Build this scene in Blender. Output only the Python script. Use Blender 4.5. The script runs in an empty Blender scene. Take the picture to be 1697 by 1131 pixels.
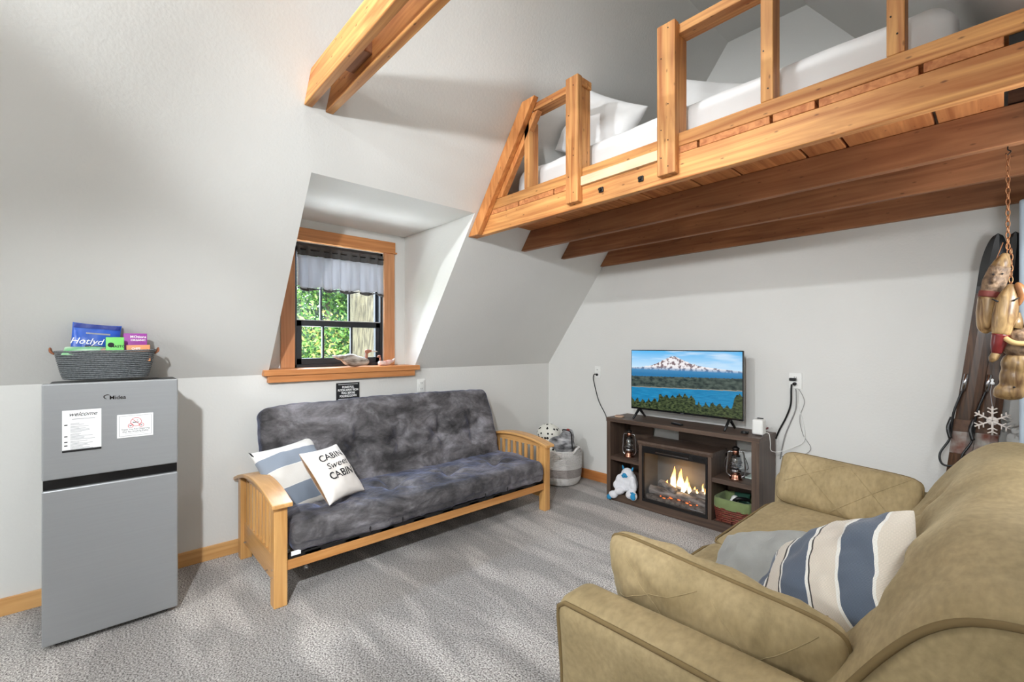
import bpy, bmesh, math, random
import numpy as np
from mathutils import Vector, Matrix, noise as mnoise
random.seed(7); rng = np.random.default_rng(7)
S = bpy.context.scene
COL = S.collection
PI = math.pi

# ------------------------------------------------------------------ camera
CAMX, CAMY, CAMZ = 3.55, -3.84, 1.42
cam_d = bpy.data.cameras.new('camera'); cam = bpy.data.objects.new('camera', cam_d); COL.objects.link(cam)
cam.location = (CAMX, CAMY, CAMZ); cam.rotation_euler = (PI/2, 0, math.radians(47.4))
cam_d.sensor_width = 36; cam_d.lens = 36*749/1697; cam_d.shift_y = 6.0/1697; cam_d.clip_start = .05
S.camera = cam
# ------------------------------------------------------------------ world, lights, exposure
W = bpy.data.worlds.new('world'); S.world = W; W.use_nodes = True
bgn = W.node_tree.nodes['Background']; bgn.inputs[0].default_value = (.78, .88, 1, 1); bgn.inputs[1].default_value = 9.0
def light(name, kind, loc, energy, color=(1, 1, 1), size=.1, rot=None, size_y=None):
    d = bpy.data.lights.new(name, kind); o = bpy.data.objects.new(name, d); COL.objects.link(o)
    o.location = loc; d.energy = energy; d.color = color
    if kind == 'POINT': d.shadow_soft_size = size
    if kind == 'AREA':
        d.size = size
        if size_y: d.shape = 'RECTANGLE'; d.size_y = size_y
    if kind == 'SUN': d.angle = size
    if rot: o.rotation_euler = rot
    return o
light('sun', 'SUN', (0, 0, 20), 2.6, (1, .95, .85), .02, (math.radians(35), math.radians(28), 0))
def spot(name, loc, aim, energy, cone, blend, size, color=(.92, .965, 1)):
    o = light(name, 'SPOT', loc, energy, color); d = Vector(aim)-Vector(loc); o.rotation_euler = d.to_track_quat('-Z', 'Y').to_euler()
    o.data.spot_size = math.radians(cone); o.data.spot_blend = blend; o.data.shadow_soft_size = size; return o
spot('track_spot_left', (1.9, -5.6, 3.15), (1.5, -.4, 1.6), 215, 52, .4, .035)
spot('track_spot_right', (3.45, -4.5, 2.45), (.7, -1.1, .95), 228, 80, .7, .05)
spot('knee_wall_fill', (3.45, -4.5, 2.45), (.0, -3.55, .30), 190, 50, .6, .05)  # added fill without a fixture, lifts only the low left wall
light('rear_fill', 'POINT', (3.3, -7.6, 2.6), 150, (.92, .965, 1), .10)  # unseen fill placed behind the camera to brighten the room
light('ridge_fill', 'POINT', (2.29, -3.5, 3.7), 27, (.92, .965, 1), .08)  # unseen fill added high up to even out slopes and loft
light('under_loft_fill', 'POINT', (3.95, -1.5, 1.7), 19, (.92, .965, 1), .14)  # unseen fill added at the right to brighten the space below the loft
light('window_sky_fill', 'AREA', (-1.0, -2.35, 2.6), 110, (.68, .82, 1), .9, (0, math.radians(-42), 0))  # added panel outside the glass, stands in for sky light
light('window_ground_fill', 'AREA', (-.95, -2.35, .55), 100, (.85, .92, 1), .7, (0, math.radians(-132), 0))  # added upward panel, stands in for light bounced off the ground
S.view_settings.view_transform = 'Standard'; S.view_settings.look = 'None'
S.view_settings.gamma = 1; S.view_settings.use_curve_mapping = False
S.view_settings.exposure = 0.22

# ------------------------------------------------------------------ materials
def lin(r, g, b):
    f = lambda c: (c/255/12.92 if c/255 <= .04045 else ((c/255+.055)/1.055)**2.4)
    return (f(r), f(g), f(b), 1)
def nodes_of(name):
    m = bpy.data.materials.new(name); m.use_nodes = True
    return m, m.node_tree.nodes, m.node_tree.links, m.node_tree.nodes['Principled BSDF']
def setp(b, **k):
    for n, v in k.items(): b.inputs[n].default_value = v
def mat(name, c, rough=.6, metal=0., var=.0, vscale=6., bump=0., bscale=80., sheen=0., sheentint=None, spec=.5, coat=0., stretch=None, detail=4., c2=None):
    m, N, L, b = nodes_of(name)
    c = lin(*c); setp(b, **{'Base Color': c, 'Roughness': rough, 'Metallic': metal, 'Specular IOR Level': spec, 'Coat Weight': coat})
    if sheen:
        setp(b, **{'Sheen Weight': sheen, 'Sheen Roughness': .4})
        if sheentint: b.inputs['Sheen Tint'].default_value = lin(*sheentint)
    if var or bump or c2:
        tc = N.new('ShaderNodeTexCoord'); mp = N.new('ShaderNodeMapping'); L.new(tc.outputs['Object'], mp.inputs[0])
        if stretch: mp.inputs['Scale'].default_value = stretch
    if var or c2:
        n = N.new('ShaderNodeTexNoise'); n.inputs['Scale'].default_value = vscale; n.inputs['Detail'].default_value = detail
        L.new(mp.outputs[0], n.inputs['Vector'])
        r = N.new('ShaderNodeValToRGB'); r.color_ramp.elements[0].position = .3; r.color_ramp.elements[1].position = .7
        cb = lin(*c2) if c2 else tuple(min(1, x*(1+var)) for x in c[:3])+(1,)
        ca = c if c2 else tuple(x*(1-var) for x in c[:3])+(1,)
        r.color_ramp.elements[0].color = ca; r.color_ramp.elements[1].color = cb
        L.new(n.outputs[0], r.inputs[0]); L.new(r.outputs[0], b.inputs['Base Color'])
    if bump:
        n2 = N.new('ShaderNodeTexNoise'); n2.inputs['Scale'].default_value = bscale; n2.inputs['Detail'].default_value = 3
        L.new(mp.outputs[0], n2.inputs['Vector'])
        bp = N.new('ShaderNodeBump'); bp.inputs['Strength'].default_value = bump; bp.inputs['Distance'].default_value = .01
        L.new(n2.outputs[0], bp.inputs['Height']); L.new(bp.outputs[0], b.inputs['Normal'])
    return m
def wood(name, c1, c2, axis='x', cross=22., along=.9, rough=.55, knots=.0, bump=.15, vary=.25, coat=0.):
    m, N, L, b = nodes_of(name)
    tc = N.new('ShaderNodeTexCoord'); oi = N.new('ShaderNodeObjectInfo')
    add = N.new('ShaderNodeVectorMath'); add.operation = 'ADD'
    cmb = N.new('ShaderNodeCombineXYZ'); mul = N.new('ShaderNodeMath'); mul.operation = 'MULTIPLY'; mul.inputs[1].default_value = 37
    L.new(oi.outputs['Random'], mul.inputs[0])
    for i in range(3): L.new(mul.outputs[0], cmb.inputs[i])
    L.new(tc.outputs['Object'], add.inputs[0]); L.new(cmb.outputs[0], add.inputs[1])
    mp = N.new('ShaderNodeMapping'); L.new(add.outputs[0], mp.inputs[0])
    sc = [cross]*3; sc['xyz'.index(axis)] = along; mp.inputs['Scale'].default_value = sc
    n = N.new('ShaderNodeTexNoise'); n.inputs['Scale'].default_value = 1.; n.inputs['Detail'].default_value = 6; n.inputs['Distortion'].default_value = 1.2
    L.new(mp.outputs[0], n.inputs['Vector'])
    r = N.new('ShaderNodeValToRGB'); e = r.color_ramp.elements
    e[0].position = .28; e[1].position = .72; e[0].color = lin(*c1); e[1].color = lin(*c2)
    L.new(n.outputs[0], r.inputs[0])
    col = r.outputs[0]
    # broad tone changes along the board
    nb = N.new('ShaderNodeTexNoise'); nb.inputs['Scale'].default_value = 2.2; L.new(add.outputs[0], nb.inputs['Vector'])
    mr = N.new('ShaderNodeMapRange'); mr.inputs[1].default_value = .3; mr.inputs[2].default_value = .7
    mr.inputs[3].default_value = 1-vary; mr.inputs[4].default_value = 1+vary*.4
    L.new(nb.outputs[0], mr.inputs[0])
    mx = N.new('ShaderNodeMix'); mx.data_type = 'RGBA'; mx.blend_type = 'MULTIPLY'; mx.inputs[0].default_value = 1
    L.new(col, mx.inputs[6]); L.new(mr.outputs[0], mx.inputs[7]); col = mx.outputs[2]
    if knots:
        v = N.new('ShaderNodeTexVoronoi'); mk = N.new('ShaderNodeMapping'); sk = [5.5]*3; sk['xyz'.index(axis)] = 2.2
        mk.inputs['Scale'].default_value = sk; L.new(add.outputs[0], mk.inputs[0]); L.new(mk.outputs[0], v.inputs['Vector'])
        rk = N.new('ShaderNodeValToRGB'); rk.color_ramp.elements[0].position = .05; rk.color_ramp.elements[1].position = .14
        rk.color_ramp.elements[0].color = (1, 1, 1, 1); rk.color_ramp.elements[1].color = (0, 0, 0, 1)
        L.new(v.outputs['Distance'], rk.inputs[0])
        ml = N.new('ShaderNodeMath'); ml.operation = 'MULTIPLY'; ml.inputs[1].default_value = knots; L.new(rk.outputs[0], ml.inputs[0])
        mx2 = N.new('ShaderNodeMix'); mx2.data_type = 'RGBA'; L.new(ml.outputs[0], mx2.inputs[0]); L.new(col, mx2.inputs[6])
        mx2.inputs[7].default_value = tuple(x*.25 for x in lin(*c1)[:3])+(1,); col = mx2.outputs[2]
    L.new(col, b.inputs['Base Color']); setp(b, Roughness=rough, **{'Coat Weight': coat, 'Coat Roughness': .25})
    bp = N.new('ShaderNodeBump'); bp.inputs['Strength'].default_value = bump; bp.inputs['Distance'].default_value = .004
    L.new(n.outputs[0], bp.inputs['Height']); L.new(bp.outputs[0], b.inputs['Normal'])
    return m
def emit(name, c, s):
    m, N, L, b = nodes_of(name); c = lin(*c)
    setp(b, **{'Base Color': (0, 0, 0, 1), 'Emission Color': c, 'Emission Strength': s}); return m
def glass(name, tint=(1, 1, 1), gloss=.08, rough=.02):
    m, N, L, b = nodes_of(name); N.remove(b)
    t = N.new('ShaderNodeBsdfTransparent'); t.inputs[0].default_value = tint+(1,)
    g = N.new('ShaderNodeBsdfGlossy'); g.inputs['Roughness'].default_value = rough
    x = N.new('ShaderNodeMixShader'); x.inputs[0].default_value = gloss
    L.new(t.outputs[0], x.inputs[1]); L.new(g.outputs[0], x.inputs[2]); L.new(x.outputs[0], N['Material Output'].inputs[0]); return m
def stripes(name, bands, axis=0, weave=200., rough=.85, default=(225, 215, 200)):
    """bands: list of (pos, colour) along the object's local axis, constant steps"""
    m, N, L, b = nodes_of(name)
    tc = N.new('ShaderNodeTexCoord'); sp = N.new('ShaderNodeSeparateXYZ'); L.new(tc.outputs['Object'], sp.inputs[0])
    nz = N.new('ShaderNodeTexNoise'); nz.inputs['Scale'].default_value = 9; L.new(tc.outputs['Object'], nz.inputs['Vector'])
    wob = N.new('ShaderNodeMath'); wob.operation = 'MULTIPLY_ADD'; wob.inputs[1].default_value = .012; L.new(nz.outputs[0], wob.inputs[0]); L.new(sp.outputs[axis], wob.inputs[2])
    mr = N.new('ShaderNodeMapRange'); lo, hi = bands[0][0], bands[-1][0]+.02
    mr.inputs[1].default_value = lo; mr.inputs[2].default_value = hi; L.new(wob.outputs[0], mr.inputs[0])
    r = N.new('ShaderNodeValToRGB'); r.color_ramp.interpolation = 'CONSTANT'; e = r.color_ramp.elements
    while len(e) > 1: e.remove(e[-1])
    e[0].position = 0; e[0].color = lin(*bands[0][1])
    for p, c in bands[1:]:
        k = e.new((p-lo)/(hi-lo)); k.color = lin(*c)
    L.new(mr.outputs[0], r.inputs[0])
    w = N.new('ShaderNodeTexWave'); w.wave_type = 'BANDS'; w.bands_direction = 'DIAGONAL'; w.inputs['Scale'].default_value = weave; w.inputs['Distortion'].default_value = 1.5
    L.new(tc.outputs['Object'], w.inputs['Vector'])
    mr2 = N.new('ShaderNodeMapRange'); mr2.inputs[3].default_value = .78; mr2.inputs[4].default_value = 1.08; L.new(w.outputs['Fac'], mr2.inputs[0])
    mx = N.new('ShaderNodeMix'); mx.data_type = 'RGBA'; mx.blend_type = 'MULTIPLY'; mx.inputs[0].default_value = 1
    L.new(r.outputs[0], mx.inputs[6]); L.new(mr2.outputs[0], mx.inputs[7]); L.new(mx.outputs[2], b.inputs['Base Color'])
    setp(b, Roughness=rough, **{'Sheen Weight': .2})
    bp = N.new('ShaderNodeBump'); bp.inputs['Strength'].default_value = .3; bp.inputs['Distance'].default_value = .003
    L.new(w.outputs['Fac'], bp.inputs['Height']); L.new(bp.outputs[0], b.inputs['Normal'])
    return m
def colattr(name, emission=0., rough=.5):
    m, N, L, b = nodes_of(name); a = N.new('ShaderNodeVertexColor'); a.layer_name = 'Col'
    if emission:
        b.inputs['Base Color'].default_value = (0, 0, 0, 1); L.new(a.outputs[0], b.inputs['Emission Color']); b.inputs['Emission Strength'].default_value = emission
    else: L.new(a.outputs[0], b.inputs['Base Color'])
    b.inputs['Roughness'].default_value = rough; return m

def carpet_mat():
    m, N, L, b = nodes_of('carpet')
    tc = N.new('ShaderNodeTexCoord')
    n1 = N.new('ShaderNodeTexNoise'); n1.inputs['Scale'].default_value = 125; n1.inputs['Detail'].default_value = 3; n1.inputs['Roughness'].default_value = .7; L.new(tc.outputs['Object'], n1.inputs['Vector'])
    r = N.new('ShaderNodeValToRGB'); e = r.color_ramp.elements
    e[0].position = .36; e[0].color = lin(62, 55, 52); e[1].position = .60; e[1].color = lin(228, 224, 219)
    k = e.new(.46); k.color = lin(160, 152, 147)
    L.new(n1.outputs[0], r.inputs[0])
    # vacuum strokes: pile laid in differing directions
    cols = []
    for ang, sx, sy, off in ((.95, .8, 3.4, 0), (-.25, .8, 3.6, 7.3), (.35, .9, 3.2, 3.1)):
        mp = N.new('ShaderNodeMapping'); mp.inputs['Rotation'].default_value = (0, 0, ang); mp.inputs['Scale'].default_value = (sx, sy, 1); mp.inputs['Location'].default_value = (off, off, 0)
        L.new(tc.outputs['Object'], mp.inputs[0])
        n = N.new('ShaderNodeTexNoise'); n.inputs['Scale'].default_value = 1.15; n.inputs['Detail'].default_value = 1.2; n.inputs['Distortion'].default_value = .25
        L.new(mp.outputs[0], n.inputs['Vector']); cols.append(n.outputs[0])
    a2 = N.new('ShaderNodeMath'); a2.operation = 'MAXIMUM'; L.new(cols[1], a2.inputs[0]); L.new(cols[2], a2.inputs[1]); cols[1] = a2.outputs[0]
    ad = N.new('ShaderNodeMath'); ad.operation = 'MAXIMUM'; L.new(cols[0], ad.inputs[0]); L.new(cols[1], ad.inputs[1])
    mr = N.new('ShaderNodeMapRange'); mr.inputs[1].default_value = .54; mr.inputs[2].default_value = .66; mr.inputs[3].default_value = .74; mr.inputs[4].default_value = 1.18; L.new(ad.outputs[0], mr.inputs[0])
    mx = N.new('ShaderNodeMix'); mx.data_type = 'RGBA'; mx.blend_type = 'MULTIPLY'; mx.inputs[0].default_value = 1
    L.new(r.outputs[0], mx.inputs[6]); L.new(mr.outputs[0], mx.inputs[7]); L.new(mx.outputs[2], b.inputs['Base Color'])
    setp(b, Roughness=.95, **{'Sheen Weight': .25, 'Specular IOR Level': .1})
    bp = N.new('ShaderNodeBump'); bp.inputs['Strength'].default_value = .9; bp.inputs['Distance'].default_value = .012
    L.new(n1.outputs[0], bp.inputs['Height']); L.new(bp.outputs[0], b.inputs['Normal'])
    return m

MW = mat('wall_paint', (224, 223, 219), .75, var=.015, vscale=2, bump=.12, bscale=70, spec=.3)
MCARPET = carpet_mat()
MBEAM = wood('fir_beam', (172, 98, 46), (238, 176, 106), 'x', cross=26, along=1.3, knots=.75, rough=.6)
MPOST = wood('fir_post', (170, 98, 48), (234, 174, 106), 'z', cross=30, along=1.6, knots=.6, rough=.6)
MFOOT = wood('fir_foot_board', (182, 106, 52), (226, 158, 92), 'z', cross=26, along=4, knots=.6, rough=.6)
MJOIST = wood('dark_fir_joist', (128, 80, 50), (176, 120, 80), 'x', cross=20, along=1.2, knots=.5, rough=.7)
MPLANK = wood('deck_plank', (170, 98, 52), (222, 150, 92), 'y', cross=26, along=1.1, knots=.5, rough=.7)
MPINE = wood('pale_pine', (222, 190, 150), (240, 216, 182), 'x', cross=20, along=1.2, rough=.6)
MTRIMY = wood('fir_trim_y', (188, 116, 62), (226, 158, 98), 'y', cross=28, along=1.2, rough=.4, vary=.12)
MTRIMZ = wood('fir_trim_z', (182, 118, 74), (222, 160, 110), 'z', cross=28, along=1.2, rough=.4, vary=.12)
MTRIMX = wood('fir_trim_x', (188, 116, 62), (226, 158, 98), 'x', cross=28, along=1.2, rough=.4, vary=.12)
MBASE = wood('baseboard_wood', (206, 150, 88), (232, 184, 122), 'y', cross=24, along=1., rough=.45, vary=.12)
MBASEX = wood('baseboard_wood_far', (182, 112, 58), (212, 146, 86), 'x', cross=24, along=1., rough=.45, vary=.12)
MOAKX = wood('futon_oak_x', (202, 146, 84), (230, 180, 116), 'x', cross=30, along=1.4, rough=.35, vary=.1, coat=.15)
MOAKY = wood('futon_oak_y', (192, 128, 66), (220, 160, 96), 'y', cross=30, along=1.1, rough=.35, vary=.1, coat=.15)
MOAKZ = wood('futon_oak_z', (202, 144, 80), (230, 178, 112), 'z', cross=30, along=1.4, rough=.35, vary=.1, coat=.15)
MSTAND = wood('dark_laminate', (62, 48, 42), (104, 84, 70), 'x', cross=34, along=1.3, rough=.45, vary=.15, bump=.08)
MSTANDZ = wood('dark_laminate_upright', (64, 50, 43), (106, 86, 72), 'z', cross=34, along=1.3, rough=.45, vary=.15, bump=.08)
MSTEEL = mat('fridge_steel', (158, 160, 162), .38, .35, var=.02, vscale=3, stretch=(1, 1, 40))
MBLACK = mat('black_plastic', (18, 18, 20), .35)
MGLOSSB = mat('gloss_black', (10, 10, 12), .1, coat=.5)
MWHITEP = mat('white_plastic', (238, 238, 234), .4)
MPAPER = mat('white_paper', (246, 246, 246), .6)
MINK = mat('ink', (22, 22, 26), .7)
MINKG = mat('grey_ink', (150, 150, 155), .7)
MRED = mat('red_ink', (206, 60, 66), .6)
MSHEET = mat('white_sheet', (236, 235, 234), .85, var=.03, vscale=5, sheen=.2)
def suede(name, dark, mid, lite, scale, sheen, tint, stretch, dist=1.5, bump=.15):
    m, N, L, b = nodes_of(name); tc = N.new('ShaderNodeTexCoord'); mp = N.new('ShaderNodeMapping'); L.new(tc.outputs['Object'], mp.inputs[0]); mp.inputs['Scale'].default_value = stretch
    n = N.new('ShaderNodeTexNoise'); n.inputs['Scale'].default_value = scale; n.inputs['Detail'].default_value = 7; n.inputs['Roughness'].default_value = .62; n.inputs['Distortion'].default_value = dist; L.new(mp.outputs[0], n.inputs['Vector'])
    r = N.new('ShaderNodeValToRGB'); e = r.color_ramp.elements; e[0].position = .36; e[0].color = lin(*dark); e[1].position = .68; e[1].color = lin(*lite); k = e.new(.5); k.color = lin(*mid)
    L.new(n.outputs[0], r.inputs[0])
    nf = N.new('ShaderNodeTexNoise'); nf.inputs['Scale'].default_value = 60; nf.inputs['Detail'].default_value = 4; L.new(mp.outputs[0], nf.inputs['Vector'])
    mr = N.new('ShaderNodeMapRange'); mr.inputs[1].default_value = .3; mr.inputs[2].default_value = .7; mr.inputs[3].default_value = .86; mr.inputs[4].default_value = 1.1; L.new(nf.outputs[0], mr.inputs[0])
    mx = N.new('ShaderNodeMix'); mx.data_type = 'RGBA'; mx.blend_type = 'MULTIPLY'; mx.inputs[0].default_value = 1; L.new(r.outputs[0], mx.inputs[6]); L.new(mr.outputs[0], mx.inputs[7])
    L.new(mx.outputs[2], b.inputs['Base Color']); setp(b, Roughness=.8, **{'Sheen Weight': sheen, 'Sheen Roughness': .35, 'Sheen Tint': lin(*tint), 'Specular IOR Level': .25})
    bp = N.new('ShaderNodeBump'); bp.inputs['Strength'].default_value = bump; bp.inputs['Distance'].default_value = .012
    nw = N.new('ShaderNodeTexNoise'); nw.inputs['Scale'].default_value = 13; nw.inputs['Detail'].default_value = 3; nw.inputs['Distortion'].default_value = 1.6; L.new(mp.outputs[0], nw.inputs['Vector'])
    sm = N.new('ShaderNodeMath'); sm.operation = 'ADD'; L.new(n.outputs[0], sm.inputs[0]); L.new(nw.outputs[0], sm.inputs[1])
    L.new(sm.outputs[0], bp.inputs['Height']); L.new(bp.outputs[0], b.inputs['Normal'])
    return m
MSUEDE = suede('charcoal_suede', (60, 58, 59), (98, 95, 97), (148, 145, 150), 5.0, .45, (150, 168, 222), (1, .7, 1.2), .5, .75)  # bluish sheen tint also carries the cool window light
MTAN = suede('tan_suede', (150, 132, 97), (162, 143, 107), (176, 156, 119), 3.5, .25, (230, 214, 176), (1, .5, 1), .8, .16)
MPIPE = mat('tan_piping', (118, 98, 62), .8)
MGREYC = mat('grey_linen', (150, 150, 146), .9, var=.08, vscale=14, sheen=.2, bump=.2, bscale=250)
MCHROME = mat('chrome', (196, 196, 200), .18, 1.)
MCOPPER = mat('copper', (172, 122, 102), .25, 1.)
MDMETAL = mat('dark_metal', (52, 48, 46), .35, .8)
MGLASS = glass('window_glass', (1, 1, 1), .04)
MLGLASS = glass('lantern_glass', (.93, .95, .97), .18, .05)
MSASH = mat('black_sash', (26, 30, 36), .35)
MALU = mat('pale_sash_edge', (170, 172, 172), .4)

# ------------------------------------------------------------------ mesh tools
def meshobj(name, V, F, m=None, parent=None, smooth=False, bevel=0., mw=None):
    me = bpy.data.meshes.new(name); me.from_pydata([tuple(v) for v in V], [], [tuple(f) for f in F]); me.update()
    o = bpy.data.objects.new(name, me); COL.objects.link(o)
    if m: me.materials.append(m)
    if smooth:
        me.polygons.foreach_set('use_smooth', [True]*len(me.polygons))
    if bevel:
        b = o.modifiers.new('bevel', 'BEVEL'); b.width = bevel; b.segments = 2; b.limit_method = 'ANGLE'; b.angle_limit = math.radians(40)
    if mw is not None: o.matrix_world = mw
    if parent:
        o.parent = parent; o.matrix_parent_inverse = parent.matrix_basis.inverted()
    return o
class MB:
    def __init__(s): s.V = []; s.F = []
    def add(s, V, F):
        k = len(s.V); s.V += [tuple(v) for v in V]; s.F += [tuple(i+k for i in f) for f in F]; return s
    def box(s, x0, x1, y0, y1, z0, z1):
        return s.add([(x0, y0, z0), (x1, y0, z0), (x1, y1, z0), (x0, y1, z0), (x0, y0, z1), (x1, y0, z1), (x1, y1, z1), (x0, y1, z1)],
                     [(3, 2, 1, 0), (4, 5, 6, 7), (0, 1, 5, 4), (1, 2, 6, 5), (2, 3, 7, 6), (3, 0, 4, 7)])
    def prism(s, poly, axis, a, b):
        """poly: 2-D points in the two other axes (cyclic order x,y,z without axis), extruded a..b along axis"""
        n = len(poly); V = []
        for t in (a, b):
            for p in poly:
                V.append({'x': (t, p[0], p[1]), 'y': (p[0], t, p[1]), 'z': (p[0], p[1], t)}[axis])
        F = [tuple(range(n))[::-1], tuple(range(n, 2*n))] + [(i, (i+1) % n, n+(i+1) % n, n+i) for i in range(n)]
        return s.add(V, F)
    def tube(s, path, r, n=8, closed=False, cap=True):
        P = [Vector(p) for p in path]; m = len(P)
        R = r if hasattr(r, '__len__') else [r]*m
        V = []; up = None
        for i in range(m):
            t = (P[(i+1) % m]-P[i-1]) if closed else (P[min(i+1, m-1)]-P[max(i-1, 0)])
            if t.length < 1e-9: t = Vector((0, 0, 1))
            t.normalize()
            if up is None:
                up = Vector((0, 0, 1)) if abs(t.z) < .9 else Vector((1, 0, 0))
            up = (up-t*up.dot(t))
            if up.length < 1e-6: up = t.orthogonal()
            up.normalize(); sd = t.cross(up)
            for k in range(n):
                a = 2*PI*k/n; V.append(P[i]+(up*math.cos(a)+sd*math.sin(a))*R[i])
        F = []
        for i in range(m if closed else m-1):
            j = (i+1) % m
            for k in range(n): F.append((i*n+k, i*n+(k+1) % n, j*n+(k+1) % n, j*n+k))
        if cap and not closed: F += [tuple(range(n))[::-1], tuple((m-1)*n+k for k in range(n))]
        return s.add(V, F)
    def lathe(s, prof, c=(0, 0, 0), n=24, sx=1, sy=1):
        V = []; m = len(prof)
        for r, z in prof:
            for k in range(n):
                a = 2*PI*k/n; V.append((c[0]+r*sx*math.cos(a), c[1]+r*sy*math.sin(a), c[2]+z))
        F = [(i*n+k, i*n+(k+1) % n, (i+1)*n+(k+1) % n, (i+1)*n+k) for i in range(m-1) for k in range(n)]
        F += [tuple(range(n))[::-1], tuple((m-1)*n+k for k in range(n))]
        return s.add(V, F)
    def build(s, name, m=None, parent=None, smooth=False, bevel=0., mw=None): return meshobj(name, s.V, s.F, m, parent, smooth, bevel, mw)
def tag(o, label=None, cat=None, group=None, kind=None):
    if label: o['label'] = label
    if cat: o['category'] = cat
    if group: o['group'] = group
    if kind: o['kind'] = kind
    return o
def thing(name, label, cat, loc=(0, 0, 0), group=None, kind=None):
    o = bpy.data.objects.new(name, None); COL.objects.link(o); o.location = loc; o.empty_display_size = .1
    o.matrix_basis = Matrix.Translation(loc)
    return tag(o, label, cat, group, kind)
def copy_tree(o, delta, parent=None):
    c = o.copy(); COL.objects.link(c)
    if parent is None: c.matrix_basis = Matrix.Translation(delta) @ o.matrix_basis
    else: c.parent = parent; c.matrix_parent_inverse = o.matrix_parent_inverse.copy()
    for ch in list(o.children): copy_tree(ch, delta, c)
    return c
def box(name, m, parent, x0, x1, y0, y1, z0, z1, bevel=.003): return MB().box(x0, x1, y0, y1, z0, z1).build(name, m, parent, bevel=bevel)
def rb(sx, sy, sz, r, n=(8, 8, 8), disp=None, er=3):
    """rounded box, centred; disp(p, nrm) -> offset along the normal"""
    ax = []
    for s_, k in zip((sx, sy, sz), n):
        h = s_/2; i = np.linspace(-h+r, h-r, k+1)
        e = r*np.tan(np.linspace(0, 1, er+1)*PI/4)[1:]
        ax.append(np.concatenate([(-h+r-e)[::-1], i, h-r+e]))
    idx = {}; V = []; F = []
    nx, ny, nzz = [len(a) for a in ax]
    def vid(i, j, k):
        key = (i, j, k)
        if key not in idx: idx[key] = len(V); V.append((ax[0][i], ax[1][j], ax[2][k]))
        return idx[key]
    for k, fl in ((0, True), (nzz-1, False)):
        for i in range(nx-1):
            for j in range(ny-1):
                q = (vid(i, j, k), vid(i+1, j, k), vid(i+1, j+1, k), vid(i, j+1, k)); F.append(q[::-1] if fl else q)
    for j, fl in ((0, False), (ny-1, True)):
        for i in range(nx-1):
            for k in range(nzz-1):
                q = (vid(i, j, k), vid(i+1, j, k), vid(i+1, j, k+1), vid(i, j, k+1)); F.append(q[::-1] if fl else q)
    for i, fl in ((0, True), (nx-1, False)):
        for j in range(ny-1):
            for k in range(nzz-1):
                q = (vid(i, j, k), vid(i, j+1, k), vid(i, j+1, k+1), vid(i, j, k+1)); F.append(q[::-1] if fl else q)
    P = np.array(V); half = np.array([sx, sy, sz])/2-r
    Q = np.clip(P, -half, half); D = P-Q; ln = np.linalg.norm(D, axis=1, keepdims=True); D = D/np.maximum(ln, 1e-9)
    P = Q+D*r
    if disp is not None: P = P+D*np.array(disp(P, D)).reshape(-1, 1)
    return P, F
def nz(P, s, seed=0.):
    return np.array([mnoise.noise((p[0]*s+seed, p[1]*s+seed*1.7, p[2]*s-seed)) for p in P])
def dents(P, pts, r, d, axes=(0, 1)):
    o = np.zeros(len(P))
    for q in pts:
        rr = np.hypot(P[:, axes[0]]-q[0], P[:, axes[1]]-q[1]); th = np.arctan2(P[:, axes[1]]-q[1], P[:, axes[0]]-q[0])
        o -= d*np.exp(-(rr/r)**2); o += d*.22*np.cos(th*5+q[0]*9)*np.exp(-((rr-r)/(r*.8))**2)
    return o
def pillow_surf(w, h, t, pin=.09, wr=.006, seed=1., ws=7., pw=.42, rc=0.):
    def f(u, v, sgn):
        k = 1-rc*(u*v)**6
        x = w/2*u*(1-pin*(1-v*v)*u*u)*k; y = h/2*v*(1-pin*(1-u*u)*v*v)*k
        e = max(0., (1-u*u)*(1-v*v)); z = sgn*t/2*e**pw
        k = min(1, e*6)
        z += k*wr*(mnoise.noise((x*ws*1.4+seed, y*ws+seed, sgn*3.)) + .6*mnoise.noise((x*ws*3+seed, y*ws*2.2, sgn*5.)))
        return (x, y, z)
    return f
def pillow(name, m, parent, mw, w, h, t, n=28, **k):
    f = pillow_surf(w, h, t, **k); V = []; F = []
    g = [math.sin(a*PI/2) for a in np.linspace(-1, 1, n+1)]
    top = {}; bot = {}
    for i, u in enumerate(g):
        for j, v in enumerate(g):
            top[i, j] = len(V); V.append(f(u, v, 1))
    for i, u in enumerate(g):
        for j, v in enumerate(g):
            if i in (0, n) or j in (0, n): bot[i, j] = top[i, j]
            else: bot[i, j] = len(V); V.append(f(u, v, -1))
    for i in range(n):
        for j in range(n):
            F.append((top[i, j], top[i+1, j], top[i+1, j+1], top[i, j+1])); F.append((bot[i, j], bot[i, j+1], bot[i+1, j+1], bot[i+1, j]))
    o = meshobj(name, V, F, m, parent, True, mw=mw); return o, f
def pillow_edge(f, n=20):
    p = [f(u, -1, 1) for u in np.linspace(-1, 1, n)]+[f(1, v, 1) for v in np.linspace(-1, 1, n)[1:]]
    p += [f(u, 1, 1) for u in np.linspace(1, -1, n)[1:]]+[f(-1, v, 1) for v in np.linspace(1, -1, n)[1:-1]]
    return p
def frame_mw(c, xd, yd):
    X = Vector(xd).normalized(); Y = Vector(yd); Y = (Y-X*Y.dot(X)).normalized(); Z = X.cross(Y)
    M = Matrix((X, Y, Z)).transposed().to_4x4(); M.translation = c; return M
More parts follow.
